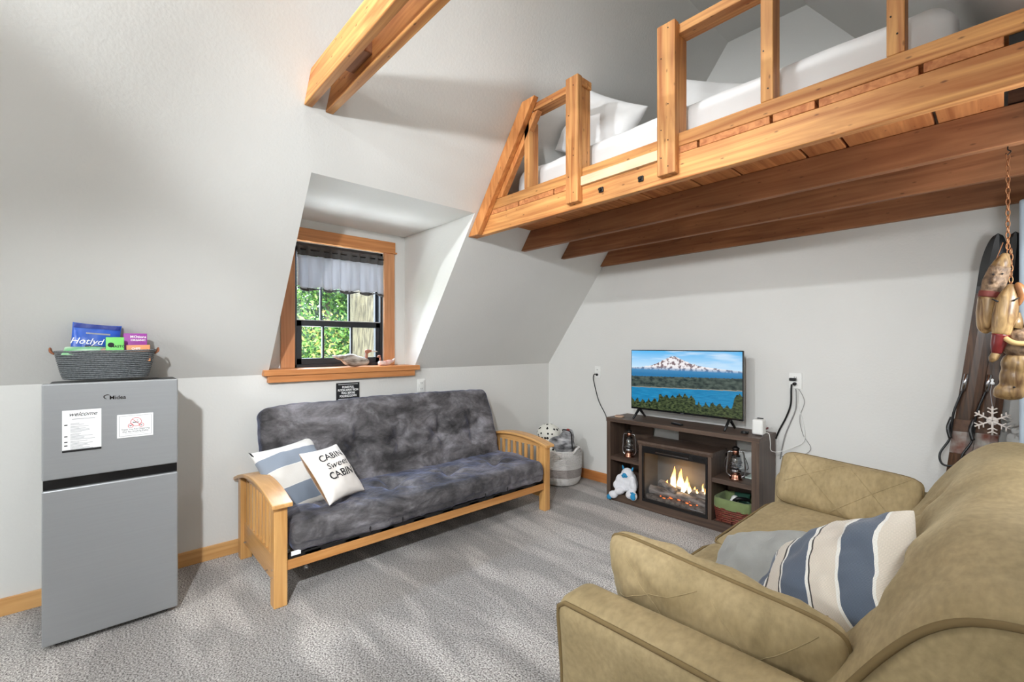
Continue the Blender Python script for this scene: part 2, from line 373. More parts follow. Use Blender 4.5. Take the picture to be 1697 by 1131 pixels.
def text(name, body, size, m, parent, mw, ext=.0006, shear=0., bold=0., align='CENTER', fn=None, wx=1.):
    cu = bpy.data.curves.new(name, 'FONT'); cu.body = body; cu.size = size; cu.align_x = align; cu.align_y = 'CENTER'; cu.shear = shear
    cu.extrude = ext; cu.offset = bold; cu.resolution_u = 3
    o = bpy.data.objects.new(name, cu); COL.objects.link(o)
    me = bpy.data.meshes.new_from_object(o.evaluated_get(bpy.context.evaluated_depsgraph_get()))
    bpy.data.objects.remove(o); bpy.data.curves.remove(cu)
    for v in me.vertices:
        v.co.x *= wx
        if fn: v.co = fn(v.co)
    me.materials.clear(); me.materials.append(m); me.name = name
    o = bpy.data.objects.new(name, me); COL.objects.link(o); o.matrix_world = mw
    if parent: o.parent = parent; o.matrix_parent_inverse = parent.matrix_basis.inverted()
    return o
ON_LEFT = lambda x, y, z: Matrix(((0, 0, 1, x), (1, 0, 0, y), (0, 1, 0, z), (0, 0, 0, 1)))     # faces +x
ON_FAR = lambda x, y, z: Matrix(((1, 0, 0, x), (0, 0, -1, y), (0, 1, 0, z), (0, 0, 0, 1)))     # faces -y
def blob(name, parts, m, parent=None, voxel=.008, mw=None, smooth_it=4, pmat=None):
    """one continuous surface from ellipsoids ((cx,cy,cz),(rx,ry,rz),rot)"""
    bm = bmesh.new()
    for p in parts:
        c, r = p[0], p[1]; R = Matrix.Rotation(p[2][1], 4, p[2][0]) if len(p) > 2 else Matrix.Identity(4)
        bmesh.ops.create_icosphere(bm, subdivisions=3, radius=1, matrix=Matrix.Translation(c) @ R @ Matrix.Diagonal((*r, 1)))
    me = bpy.data.meshes.new('b'); bm.to_mesh(me); bm.free(); o = bpy.data.objects.new('b', me); COL.objects.link(o)
    a = o.modifiers.new('r', 'REMESH'); a.mode = 'VOXEL'; a.voxel_size = voxel
    if smooth_it: b = o.modifiers.new('s', 'SMOOTH'); b.iterations = smooth_it; b.factor = .5
    me2 = bpy.data.meshes.new_from_object(o.evaluated_get(bpy.context.evaluated_depsgraph_get()))
    bpy.data.objects.remove(o); me2.name = name; me2.materials.clear(); me2.materials.append(m)
    me2.polygons.foreach_set('use_smooth', [True]*len(me2.polygons))
    o = bpy.data.objects.new(name, me2); COL.objects.link(o)
    if mw is not None: o.matrix_world = mw
    if parent: o.parent = parent; o.matrix_parent_inverse = parent.matrix_basis.inverted()
    return o
def spline(pts, n=8):
    P = [Vector(p) for p in pts]; out = []
    for i in range(len(P)-1):
        a, b, c, d = P[max(i-1, 0)], P[i], P[i+1], P[min(i+2, len(P)-1)]
        for k in range(n):
            t = k/n; out.append(.5*((2*b)+(c-a)*t+(2*a-5*b+4*c-d)*t*t+(3*b-a-3*c+d)*t**3))
    return out+[P[-1]]

# ------------------------------------------------------------------ room shell
KZ, SL, RW, TOP = 1.205, 1.35, 4.58, 3.918           # knee wall height, roof slope, room width, flat ceiling height
YB = -9.4
xs = lambda z: (z-KZ)/SL
DY0, DY1, DXB, DZ = -2.94, -1.765, -.155, 2.40        # dormer
def struct(name, V, F, m): return tag(meshobj(name, V, F, m), kind='structure')
struct('floor', [(0, YB, 0), (RW, YB, 0), (RW, 0, 0), (0, 0, 0)], [(0, 1, 2, 3)], MCARPET)
struct('wall_left', [(0, YB, 0), (0, 0, 0), (0, 0, KZ), (0, YB, KZ)], [(0, 1, 2, 3)], MW)
struct('wall_right', [(RW, YB, 0), (RW, 0, 0), (RW, 0, KZ), (RW, YB, KZ)], [(3, 2, 1, 0)], MW)
gable = [(0, 0), (RW, 0), (RW, KZ), (RW-xs(TOP), TOP), (xs(TOP), TOP), (0, KZ)]
struct('wall_far', [(x, 0, z) for x, z in gable], [range(6)], MW)
struct('wall_back', [(x, YB, z) for x, z in gable], [list(range(6))[::-1]], MW)
xt, xd = xs(TOP), xs(DZ)
V = []; F = []
def quad(*p):
    k = len(V); V.extend(p); F.append((k, k+1, k+2, k+3))
sp = lambda x, y: (x, y, KZ+SL*x)
quad(sp(0, YB), sp(0, DY0), sp(xd, DY0), sp(xd, YB)); quad(sp(0, DY1), sp(0, 0), sp(xd, 0), sp(xd, DY1))
quad(sp(xd, YB), sp(xd, 0), sp(xt, 0), sp(xt, YB))
quad((xt, YB, TOP), (xt, 0, TOP), (RW-xt, 0, TOP), (RW-xt, YB, TOP))
quad((RW-xt, YB, TOP), (RW-xt, 0, TOP), (RW, 0, KZ), (RW, YB, KZ))
struct('ceiling', V, F, MW)
struct('wall_dormer_near', [(DXB, DY0, 1.15), (0, DY0, 1.15), (0, DY0, KZ), (xd, DY0, DZ), (DXB, DY0, DZ)], [range(5)], MW)
struct('wall_dormer_far', [(DXB, DY1, 1.15), (0, DY1, 1.15), (0, DY1, KZ), (xd, DY1, DZ), (DXB, DY1, DZ)], [list(range(5))[::-1]], MW)
struct('ceiling_dormer', [(DXB, DY0, DZ), (xd, DY0, DZ), (xd, DY1, DZ), (DXB, DY1, DZ)], [range(4)], MW)
WY0, WY1, WZ0, WZ1 = -2.716, -1.977, 1.235, 2.222      # window opening
b = MB(); X0 = DXB-.14
b.box(X0, DXB, DY0-.05, WY0, 1.0, DZ+.05); b.box(X0, DXB, WY1, DY1+.05, 1.0, DZ+.05)
b.box(X0, DXB, WY0, WY1, WZ1, DZ+.05); b.box(X0, DXB, WY0, WY1, 1.0, WZ0)
tag(b.build('wall_dormer_window', MW), kind='structure')
# baseboards
o = box('baseboard_left', MBASE, None, .0005, .016, YB, -.016, 0, .092, .003); tag(o, kind='structure')
o = box('baseboard_far', MBASEX, None, .0005, RW, -.0165, -.0005, 0, .10, .003); tag(o, kind='structure')
# window casing and stool
t = thing('trim_1', 'stained wood casing around the dormer window', None, (DXB, -2.35, 1.24), kind='structure')
xc0, xc1 = DXB, DXB+.022
box('side_casing', MTRIMZ, t, xc0, xc1, WY0-.1, WY0, 1.24, WZ1+.006)
box('side_casing', MTRIMZ, t, xc0, xc1, WY1, WY1+.1, 1.24, WZ1+.006)
box('head_lip', MTRIMY, t, xc0, xc1+.016, WY0-.118, WY1+.118, WZ1+.006, WZ1+.018)
box('head_casing', MTRIMY, t, xc0, xc1+.004, WY0-.105, WY1+.105, WZ1+.018, WZ1+.108)
t = thing('trim_2', 'wooden window stool with apron under the dormer window', None, (0, -2.35, 1.15), kind='structure')
b = MB(); b.box(X0+.03, .0, DY0, DY1, 1.200, 1.240); b.box(.0, .062, DY0-.04, DY1+.03, 1.198, 1.240)
b.build('stool', MTRIMY, t, bevel=.003)
box('apron', MTRIMY, t, .0005, .045, DY0-.008, DY1-.01, 1.148, 1.198, .003)
# window
t = thing('window_1', 'black double-hung window in the dormer', None, (DXB-.06, -2.35, 1.24), kind='structure')
fx0, fx1 = DXB-.12, DXB-.01
b = MB(); b.box(fx0, fx1, WY0, WY0+.022, WZ0, WZ1); b.box(fx0, fx1, WY1-.022, WY1, WZ0, WZ1); b.box(fx0, fx1, WY0, WY1, WZ1-.025, WZ1); b.box(fx0, fx1, WY0, WY1, WZ0, WZ0+.03)
b.build('frame', MSASH, t, bevel=.003)
def sash(x0, x1, z0, z1, rail, stile, name):
    s = thing(name, None, None, (x0, -2.35, z0)); s.parent = t; s.matrix_parent_inverse = t.matrix_basis.inverted()
    y0, y1 = WY0+.02, WY1-.02
    b = MB(); b.box(x0, x1, y0, y0+stile, z0, z1); b.box(x0, x1, y1-stile, y1, z0, z1); b.box(x0, x1, y0, y1, z0, z0+rail[0]); b.box(x0, x1, y0, y1, z1-rail[1], z1)
    b.build('sash_frame', MSASH, s, bevel=.003)
    ms = (-2.486, -2.251)
    for y in ms: box('muntin', MSASH, s, x0+.006, x1-.004, y-.008, y+.008, z0+rail[0], z1-rail[1], .002)
    e = [y0+stile]+[q for y in ms for q in (y-.008, y+.008)]+[y1-stile]
    for k in range(3): box('pane', MGLASS, s, (x0+x1)/2-.002, (x0+x1)/2+.002, e[2*k], e[2*k+1], z0+rail[0], z1-rail[1], 0)
sash(DXB-.105, DXB-.07, 1.575, 2.20, (.03, .03), .022, 'upper_sash')
sash(DXB-.06, DXB-.02, 1.262, 1.61, (.05, .045), .042, 'lower_sash')
box('meeting_strip', MALU, t, DXB-.06, DXB-.018, WY0+.02, WY1-.02, 1.611, 1.617, .001)
# ------------------------------------------------------------------ outlets and wall sign
def outlet(label, mwf, x, y, z, wide=.072):
    o = thing('wall_outlet', label, 'outlet', mwf(x, y, z).translation, group='white wall outlets')
    P, F_ = rb(wide, .118, .008, .003, (2, 2, 1)); meshobj('cover_plate', P, F_, MWHITEP, o, True, mw=mwf(x, y, z))
    M = mwf(x, y, z)
    for s in (-1, 1):
        P, F_ = rb(.034, .030, .004, .0018, (2, 2, 1)); q = meshobj('socket', P, F_, MWHITEP, o, True, mw=M @ Matrix.Translation((0, s*.026, .005)))
        for dx in (-.006, .006): 
            P, F_ = rb(.003, .010, .001, .0004, (1, 1, 1)); meshobj('slot', P, F_, MINK, q, mw=M @ Matrix.Translation((dx, s*.026, .0074)))
    return o
outlet('white wall outlet under the right end of the window stool', ON_LEFT, .004, -1.69, 1.05)
outlet('white wall outlet left of the television with one black plug', ON_FAR, .695, -.004, 1.134)
outlet('wide white wall outlet right of the television with several cords', ON_FAR, 2.50, -.004, 1.15, .085)
t = thing('wall_sign', 'small black sign with white lettering under the window', 'sign', (.0, -2.36, 1.045))
box('board', MINK, t, .0005, .008, -2.454, -2.267, .976, 1.116, .001)
for z in (1.104, .988): box('line', MPAPER, t, .008, .0086, -2.44, -2.281, z-.0015, z+.0015, 0)
for i, s in enumerate(('PLEASE PULL', 'FUTON AWAY FROM', 'WALL BEFORE', 'FOLDING DOWN')):
    text('lettering', s, .024, MPAPER, t, ON_LEFT(.0085, -2.36, 1.081-.0235*i), bold=.0006, wx=.72)
# ------------------------------------------------------------------ roof tie beam (two boards and a spacer)
t = thing('tie_beam', 'doubled wooden tie beam crossing the top of the room', 'beam', (1.1, -2.97, 2.67))
zt0, zt1 = 2.668, 2.812
pol = [(xs(zt0)+.002, zt0), (RW-xs(zt0)-.002, zt0), (RW-xs(zt1)-.002, zt1), (xs(zt1)+.002, zt1)]
for y in (-3.046, -2.936): MB().prism(pol, 'y', y, y+.042).build('board', MBEAM, t, bevel=.004)
for x in (1.45, 2.9): box('spacer', MJOIST, t, x, x+.2, -3.004, -2.936, zt0+.045, zt1-.01)

# ------------------------------------------------------------------ loft
LT = thing('loft_platform', 'wooden sleeping loft platform above the television wall', 'loft', (2.3, -.85, 2.22))
def spanboard(name, m, par, y0, y1, z0, z1, bev=.004, xr=None):
    g = .002
    p = [(xs(z0)+g, z0), (xr or RW-xs(z0)-g, z0), (xr or RW-xs(z1)-g, z1), (xs(z1)+g, z1)]
    return MB().prism(p, 'y', y0, y1).build(name, m, par, bevel=bev)
o = spanboard('edge_beam', MBEAM, LT, -1.70, -1.655, 2.245, 2.375)
for k, (bx, bz) in enumerate(((1.985, 2.310), (2.243, 2.303))):
    P, F_ = rb(.03, .012, .03, .004, (1, 1, 1)); q = meshobj('bolt_plate', P+np.array([bx, -1.706, bz]), F_, MBLACK, o, True)
    MB().tube([(bx, -1.712, bz), (bx, -1.724, bz)], .009, 6).build('bolt_head', MBLACK, LT)
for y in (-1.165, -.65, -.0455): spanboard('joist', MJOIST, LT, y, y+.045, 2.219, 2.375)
seams = [.87, 1.287, 1.612, 1.83, 1.997, 2.321, 2.55, 2.872, 3.039, 3.353, 3.558]
for a, c in zip(seams[:-1], seams[1:]):
    g = .0065; a2, c2 = a+g, c-g
    if a == .87: MB().prism([(xs(2.376)+.002, 2.376), (c2, 2.376), (c2, 2.410), (xs(2.41)+.002, 2.410)], 'y', -1.698, -.003).build('deck_plank', MPLANK, LT, bevel=.002)
    else: box('deck_plank', MPLANK, LT, a2, c2, -1.698+random.uniform(-.003, .004), -.003, 2.376, 2.410, .003)
MB().prism([(3.562, 2.376), (RW-xs(2.376)-.002, 2.376), (RW-xs(2.41)-.002, 2.410), (3.562, 2.410)], 'y', -1.69, -.003).build('hatch_panel', MGLOSSB, LT)['label'] = 'black hatch panel'
RL = thing('loft_railing', 'rough wooden guard railing along the loft edge', 'railing', (2.3, -1.65, 2.41))
spanboard('bottom_rail', MBEAM, RL, -1.70, -1.61, 2.411, 2.478)
for xa_, xb_ in ((1.42, 1.845), (2.40, 3.62)): box('top_rail', MBEAM, RL, xa_, xb_, -1.70, -1.61, 2.975, 3.023, .004)
for x, w in ((1.75, .095), (2.357, .098)): box('outer_post', MPOST, RL, x, x+w, -1.745, -1.7005, 2.272, 3.03, .006)
for x in (1.79, 2.405): box('inner_post', MPOST, RL, x, x+.045, -1.70, -1.61, 2.478, 2.975, .004)
for x, w in ((1.345, .048), (2.829, .05), (3.258, .052)): box('baluster', MPOST, RL, x, x+w, -1.70, -1.61, 2.478, 2.975 if x > 1.4 else 2.93, .004)
nh = MB().tube([(0, 0, 0), (0, -.003, 0)], .0032, 6)
for x, zs in ((1.75, (2.33, 2.43, 2.55, 2.80, 2.97)), (2.357, (2.31, 2.36, 2.44, 2.50, 2.62, 2.86, 3.0)), (2.829, (2.53, 2.70)), (3.258, (2.55, 2.62))):
    for i, z in enumerate(zs):
        yy = -1.744 if x < 2.5 else -1.6995
        nh.build('nail_head', MDMETAL, RL, mw=Matrix.Translation((x+(.025 if i % 2 else .062)*(1 if x < 2.5 else .5), yy, z)))
box('pale_block', MPINE, RL, 1.848, 2.355, -1.722, -1.7005, 2.366, 2.419, .002)
n_ = Vector((SL, 0, -1)).normalized(); d_ = Vector((1, 0, SL)).normalized()
def footboard(w, y0, y1, off, z0, z1, m=MFOOT):
    p = []
    for z, e in ((z0, off), (z0, off+w), (z1, off+w), (z1, off)):
        x = xs(z)+e/math.sin(math.atan(SL)); p.append((x, z))
    return MB().prism(p, 'y', y0, y1).build('foot_board', m, RL, bevel=.004)
footboard(.094, -1.745, -1.702, .004, 2.244, 3.045)
footboard(.13, -1.70, -1.655, .004, 2.48, 2.97)
# ------------------------------------------------------------------ loft bed
def wrk(P, D): return .010*nz(P, 3.5, 2)+.006*nz(P*np.array([1, 1, 3]), 8, 5)
P, F_ = rb(2.36, 1.12, .30, .09, (40, 16, 5), wrk)
tag(meshobj('loft_mattress', P+np.array([2.255, -.98, 2.568]), F_, MSHEET, None, True), 'mattress in a white fitted sheet lying on the loft', 'mattress')
o, f = pillow('bed_pillow', MSHEET, None, frame_mw((1.645, -1.28, 2.91), (.84, 0, -.55), (.55, .10, .84)), .60, .46, .22, wr=.02, seed=3)
tag(o, 'large white bed pillow propped upright at the low end of the loft mattress', 'pillow')
o, f = pillow('bed_pillow', MSHEET, None, frame_mw((2.33, -.95, 2.86), (.9, .2, -.35), (.25, .1, .8)), .62, .44, .17, wr=.018, seed=8)
tag(o, 'white bed pillow farther back on the loft, only its corner showing', 'pillow')

# ------------------------------------------------------------------ refrigerator
t = thing('refrigerator', 'silver two-door refrigerator against the low wall', 'refrigerator', (.3, -3.77, 0))
FX, fy0, fy1 = .576, -4.025, -3.52
box('cabinet', mat('fridge_cabinet', (70, 72, 74), .5), t, .03, .528, fy0+.004, fy1-.004, .015, 1.218, .006)
q = box('freezer_door', MSTEEL, t, .53, FX, fy0, fy1, .792, 1.238, .006)
q2 = box('fridge_door', MSTEEL, t, .53, FX, fy0, fy1, .028, .744, .006)
box('handle_recess', MGLOSSB, t, .53, .560, fy0+.003, fy1-.003, .745, .791, .002)
box('hinge_cover', MBLACK, t, .42, .57, fy1-.075, fy1-.005, 1.219, 1.241, .005)
box('hinge_cover', MBLACK, t, .50, .57, fy0+.01, fy0+.05, 1.219, 1.236, .004)
for y in (fy0+.05, fy1-.05): MB().tube([(.5, y, 0), (.5, y, .028)], .02, 12).build('foot', MBLACK, t)
text('logo_lettering', 'Midea', .026, MDMETAL, t, ON_LEFT(FX+.0006, -3.762, 1.158), bold=.0003)
c = [(FX+.001, -3.800+.013*math.cos(a), 1.164+.010*math.sin(a)) for a in np.linspace(.6, 4.6, 14)]
MB().tube(c, [.0005+.0018*math.sin(PI*i/13) for i in range(14)], 6).build('logo_swirl', MDMETAL, t, True)
# welcome sheet, no-smoking sign, magnet
t = thing('welcome_sheet', 'white printed welcome sheet on the freezer door', 'paper', (FX, -3.89, .93))
box('sheet', MPAPER, t, FX+.0006, FX+.0016, -3.958, -3.822, .924, 1.110, 0)
LX = FX+.0019
text('lettering', 'welcome', .027, MINK, t, ON_LEFT(LX, -3.888, 1.090), shear=.4, wx=1.0)
box('subtitle', MINKG, t, LX, LX+.0003, -3.925, -3.845, 1.0665, 1.0685, 0)
b = MB(); z = 1.052
random.seed(3)
for i in range(22):
    z -= .0052
    if i in (2, 8, 14): z -= .004
    w = random.uniform(.035, .085) if i not in (0, 3, 9, 15) else .03
    b.box(LX, LX+.0003, -3.930, -3.930+w, z-.0007, z+.0007)
b.build('text_lines', MINKG, t)
for z in (1.042, .988, .962, .945): box('small_icon', MINK, t, LX, LX+.0003, -3.951, -3.940, z-.003, z+.002, 0)
q = box('magnet_strip', MBLACK, t, FX+.0006, FX+.004, -3.958, -3.822, .914, .923, .001)
t = thing('no_smoking_sign', 'small white no-smoking sign with grey border on the freezer door', 'sign', (FX, -3.695, .95))
box('plate', MPAPER, t, FX+.0006, FX+.003, -3.765, -3.624, .954, 1.070, .001)
LX = FX+.0032; yc, zc = -3.692, 1.030
b = MB()
for (y0, y1, z0, z1) in ((-3.757, -3.632, 1.061, 1.0625), (-3.757, -3.632, .962, .9635), (-3.757, -3.7555, .962, 1.0625), (-3.6335, -3.632, .962, 1.0625)): b.box(LX, LX+.0003, y0, y1, z0, z1)
b.build('border', MINKG, t)
def ring(y, z, r, w=.0011): return MB().tube([(LX, y+r*math.cos(a), z+r*math.sin(a)) for a in np.linspace(0, 2*PI, 28, endpoint=False)], w, 4, closed=True)
b = ring(yc, zc, .021); b.tube([(LX, yc-.0148, zc+.0148), (LX, yc+.0148, zc-.0148)], .0011, 4)
b2 = ring(yc-.021, zc-.018, .010); b3 = ring(yc+.021, zc-.018, .009); b.add(b2.V, b2.F); b.add(b3.V, b3.F); b.build('prohibition_rings', MRED, t)
b = MB().box(LX, LX+.0003, yc-.013, yc+.006, zc-.004, zc-.0005); b.box(LX, LX+.0003, yc+.007, yc+.011, zc-.004, zc-.0005); b.tube([(LX, yc+.006, zc+.004), (LX, yc+.004, zc+.009), (LX, yc+.008, zc+.013)], .0006, 4)
b.box(LX, LX+.0003, yc-.026, yc-.017, zc-.020, zc-.016); b.box(LX, LX+.0003, yc+.017, yc+.024, zc-.020, zc-.017); b.build('cigarette_icon', MINK, t)
text('lettering', 'Thank You For Observing', .0105, MINK, t, ON_LEFT(LX, -3.694, .994))
text('lettering', 'Our No Smoking Policy', .0105, MINK, t, ON_LEFT(LX, -3.694, .983))
b = MB().box(LX, LX+.0003, -3.735, -3.655, .9735, .9745); b.build('fine_print', MINKG, t)
# rope basket on the refrigerator
t = thing('rope_basket', 'oval grey coiled rope basket on top of the refrigerator', 'basket', (.30, -3.80, 1.24))
MROPE = mat('grey_rope', (112, 116, 118), .9, var=.3, vscale=120, bump=.6, bscale=220)
bc = (.30, -3.797); NR = 15
b = MB()
for i in range(NR):
    f = i/(NR-1); hx, hy = .105+.03*f, .168+.030*f**.8; z = 1.248+.139*f
    if i == NR-1: hx += .003; hy += .003
    path = [(bc[0]+hx*np.sign(math.cos(a))*abs(math.cos(a))**.7, bc[1]+hy*np.sign(math.sin(a))*abs(math.sin(a))**.7, z+.004*f*math.sin(a)) for a in np.linspace(0, 2*PI, 56, endpoint=False)]
    b.tube(path, .0046, 8, closed=True)
b.build('coiled_wall', MROPE, t, True)
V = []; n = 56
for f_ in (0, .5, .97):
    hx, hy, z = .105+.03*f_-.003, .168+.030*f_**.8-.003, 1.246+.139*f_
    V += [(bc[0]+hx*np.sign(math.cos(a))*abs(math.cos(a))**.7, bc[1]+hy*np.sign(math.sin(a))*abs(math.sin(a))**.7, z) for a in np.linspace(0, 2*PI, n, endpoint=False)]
meshobj('gap_lining', V, [(r*n+k, r*n+(k+1) % n, (r+1)*n+(k+1) % n, (r+1)*n+k) for r in range(2) for k in range(n)], mat('gap_shade', (58, 60, 62), .95), t, True)  # added dark lining, puts shade into the gaps between the coils
MB().lathe([(.001, 0), (1, 0), (1, .004), (.001, .004)], (bc[0], bc[1], 1.241), 32, .10, .162).build('bottom', MROPE, t)
for s in (-1, 1):
    y = bc[1]+s*.203
    MB().tube(spline([(bc[0]+.03, y-s*.004, 1.372), (bc[0]+.03, y+s*.010, 1.385), (bc[0]+.01, y+s*.012, 1.400), (bc[0]-.02, y+s*.012, 1.398), (bc[0]-.03, y+s*.008, 1.382), (bc[0]-.03, y-s*.004, 1.37)], 5), .005, 6).build('leather_handle', mat('leather', (150, 92, 60), .6), t, True)
# snacks in the basket
t = thing('snack_pouch', 'tall blue snack pouch with white script standing in the rope basket', 'pouch', (.27, -3.845, 1.26))
MBLUE = mat('blue_foil', (28, 82, 180), .3, var=.25, vscale=9, coat=.3)
M_ = frame_mw((.275, -3.845, 1.40), (.0, 1, -.085), (-.10, .06, 1))
o, f = pillow('pouch_body', MBLUE, t, M_, .195, .262, .05, pin=.03, wr=.006, seed=4, pw=.5)
fl = lambda dz: (lambda c: Vector((c.x, c.y, f(max(-.98, min(.98, c.x/.0975)), max(-.98, min(.98, c.y/.131)), 1)[2]+dz)))
text('lettering', 'Hotlyd Ou', .046, MPAPER, t, M_, shear=.3, fn=lambda c: fl(.002)(Vector((c.x, c.y+.032, 0))), ext=0)
text('lettering', 'ALMOUNDE', .014, MPAPER, t, M_, fn=lambda c: fl(.004)(Vector((c.x+.012, c.y+.001, 0))), ext=0)
b = MB(); 
for k in range(12): b.add([fl(.003)(Vector(p)) for p in ((-.04+.0085*k, -.008, 0), (-.0315+.0085*k, -.008, 0), (-.0315+.0085*k, .010, 0), (-.04+.0085*k, .010, 0))], [(0, 1, 2, 3)])
b.build('dark_band', MINK, t, mw=M_)
b = MB()
for k in range(12): b.add([fl(.002)(Vector(p)) for p in ((-.042+.008*k, .072, 0), (-.034+.008*k, .072, 0), (-.034+.008*k, .080, 0), (-.042+.008*k, .080, 0))], [(0, 1, 2, 3)])
b.build('small_banner', MINKG, t, mw=M_)
b = MB()
for k in range(16): b.add([fl(.0015)(Vector(p)) for p in ((-.092+.0115*k, .103, 0), (-.0805+.0115*k, .103, 0), (-.0805+.0115*k, .126, 0), (-.092+.0115*k, .126, 0))], [(0, 1, 2, 3)])
b.build('seal_strip', mat('navy_foil', (18, 44, 130), .35), t, mw=M_)
def carton(name, label, col, mw, sx, sy, sz, lines, tc=MPAPER, roundlogo=False):
    t = thing(name, label, 'snack box', mw.translation)
    P, F_ = rb(sx, sy, sz, .003, (2, 2, 2)); meshobj('carton', P, F_, mat(name+'_print', col, .45), t, True, mw=mw)
    for s, sz_, px_, py_ in lines: text('lettering', s, sz_, tc, t, mw @ Matrix.Translation((px_, py_, sz/2+.0006)), bold=.0003)
    if roundlogo: MB().lathe([(.0001, 0), (.013, 0), (.013, .0006), (.0001, .0006)], (-.016, .008, sz/2), 20).build('round_logo', MINK, t, mw=mw)
    return t
carton('green_snack_box', 'small bright green snack box standing at the front of the rope basket', (112, 206, 96), frame_mw((.385, -3.768, 1.408), (0, 1, .0), (-.15, 0, 1)), .073, .10, .03, [('MASTO', .017, .012, .0)], MINK, True)
carton('purple_snack_box', 'purple snack box at the right end of the rope basket', (150, 44, 150), frame_mw((.30, -3.682, 1.43), (0, 1, .0), (-.12, 0, 1)), .10, .10, .04, [('MOtions', .019, .012, .03), ('ORGANIC', .014, .012, .012)])
carton('orange_snack_box', 'orange and white snack box lying below the purple one in the basket', (226, 150, 96), frame_mw((.365, -3.672, 1.372), (0, 1, .02), (-.1, 0, 1)), .10, .09, .03, [('CHIPS', .014, -.01, .025)])
o, f = pillow('green_snack_bag', mat('green_foil', (70, 180, 96), .4, c2=(214, 240, 214), vscale=14), None, frame_mw((.375, -3.89, 1.388), (.1, 1, .0), (-.9, 0, .35)), .15, .10, .028, pin=.04, n=14)
tag(o, 'flat green and white snack bag lying at the left front of the rope basket', 'snack bag')
o, f = pillow('red_snack_bag', mat('brick_foil', (196, 120, 96), .45, c2=(230, 210, 196), vscale=12), None, frame_mw((.37, -3.80, 1.384), (-.1, 1, .0), (-.9, 0, .3)), .11, .09, .026, pin=.04, n=14)
tag(o, 'pale reddish snack packet lying beside the green bag in the rope basket', 'snack bag')
# ------------------------------------------------------------------ futon frame
FT = thing('futon', 'honey oak futon frame with slatted mission arms', 'futon frame', (.5, -2.06, 0))
arch = lambda x: .622-.36*(x-.55)**2
def futon_arm(y0, y1, s):
    A = thing('arm', None, None, (.5, (y0+y1)/2, 0)); A.parent = FT; A.matrix_parent_inverse = FT.matrix_basis.inverted()
    box('front_post', MOAKZ, A, .842, .912, y0, y1, 0, arch(.88)-.012, .005)
    box('rear_post', MOAKZ, A, .085, .150, y0, y1, 0, arch(.11)-.014, .005)
    ym = (y0+y1)/2; n = 22; xsx = np.linspace(.03, .945, n)
    V = []; 
    for x in xsx:
        z = arch(x); V += [(x, y0-.018, z-.022), (x, y1+.018, z-.022), (x, y1+.018, z), (x, y0-.018, z)]
    F_ = [(0, 1, 2, 3)[::-1], tuple(4*(n-1)+k for k in range(4))]+[(4*i+k, 4*i+(k+1) % 4, 4*i+4+(k+1) % 4, 4*i+4+k) for i in range(n-1) for k in range(4)]
    meshobj('armrest', V, [f[::-1] for f in F_], MOAKX, A, bevel=.004)
    # apron below the armrest, curved on top
    xa = np.linspace(.15, .842, 16); lo = .535
    p = [(x, arch(x)-.0225) for x in xa]+[(x, lo-.03*0) for x in xa[::-1]]
    MB().prism(p, 'y', ym-.012, ym+.012).build('upper_rail', MOAKX, A, bevel=.002)
    MB().prism([(.15, .105), (.842, .105), (.842, .245), (.15, .245)], 'y', ym-.012, ym+.012).build('lower_panel', MOAKX, A, bevel=.002)
    ns = 9
    for i in range(ns):
        x = .20+i*(.60/(ns-1)); box('slat', MOAKZ, A, x-.014, x+.014, ym-.009, ym+.009, .245, lo, .002)
    # curved corbel behind the rear post
    MB().prism([(.085, .34), (.085, arch(.08)-.024), (.045, arch(.05)-.024), (.06, .45)], 'y', ym-.015, ym+.015).build('corbel', MOAKZ, A, bevel=.002)
    for z in (.16, .20): MB().tube([(.877, y0-.0015 if s < 0 else y1+.0015, z), (.877, ym, z)], .006, 10).build('bolt', MCHROME, A)
    for x in (.20, .70): MB().tube([(x, y0+.008, .13), (x, ym, .13)], .005, 8).build('bolt', MCHROME, A)
futon_arm(-3.142, -3.073, -1)
futon_arm(-1.035, -.970, 1)
box('front_rail', MOAKY, FT, .872, .905, -3.073, -1.035, .186, .240, .004)
box('rear_rail', MOAKY, FT, .12, .15, -3.073, -1.035, .186, .240, .004)
for i in range(9):
    y = -2.98+i*.23; box('deck_slat', MBLACK, FT, .16, .90, y, y+.09, .2405, .258, .002)
box('edge_bar', MBLACK, FT, .868, .90, -3.065, -1.04, .2405, .266, .002)
# mattress, folded in an L
t = thing('futon_mattress', 'charcoal tufted suede futon mattress folded into seat and back', 'futon mattress', (.5, -2.06, .26))
tb = [(u, v) for u in (.02,) for v in (-.72, -.24, .24, .66)]
def dseat(P, D):
    up = np.clip(D[:, 2], 0, 1)
    o = dents(P, [(.02, v) for v in (-.72, -.26, .22, .68)], .085, .055)*up
    o += .020*np.cos(np.clip(P[:, 0]/.33, -1, 1)*PI/2)*up+.010*nz(P*np.array([1, .45, 1]), 7, 3)+.007*nz(P*np.array([.5, 1, .5]), 20, 9)
    fr = np.clip(D[:, 0], 0, 1); o += fr*(.010*np.sin(P[:, 1]*70)*np.exp(-((P[:, 2]-.02)/.04)**2)*np.clip(nz(P, 4, 6)+.2, 0, 1)-.012*np.exp(-((P[:, 2]+.035)/.012)**2))
    return o
P, F_ = rb(.64, 2.00, .165, .06, (30, 120, 6), dseat)
P[:, 2] += .012*np.cos(P[:, 1]*3.1)*0
meshobj('seat', P+np.array([.625, -2.055, .350]), F_, MSUEDE, t, True)
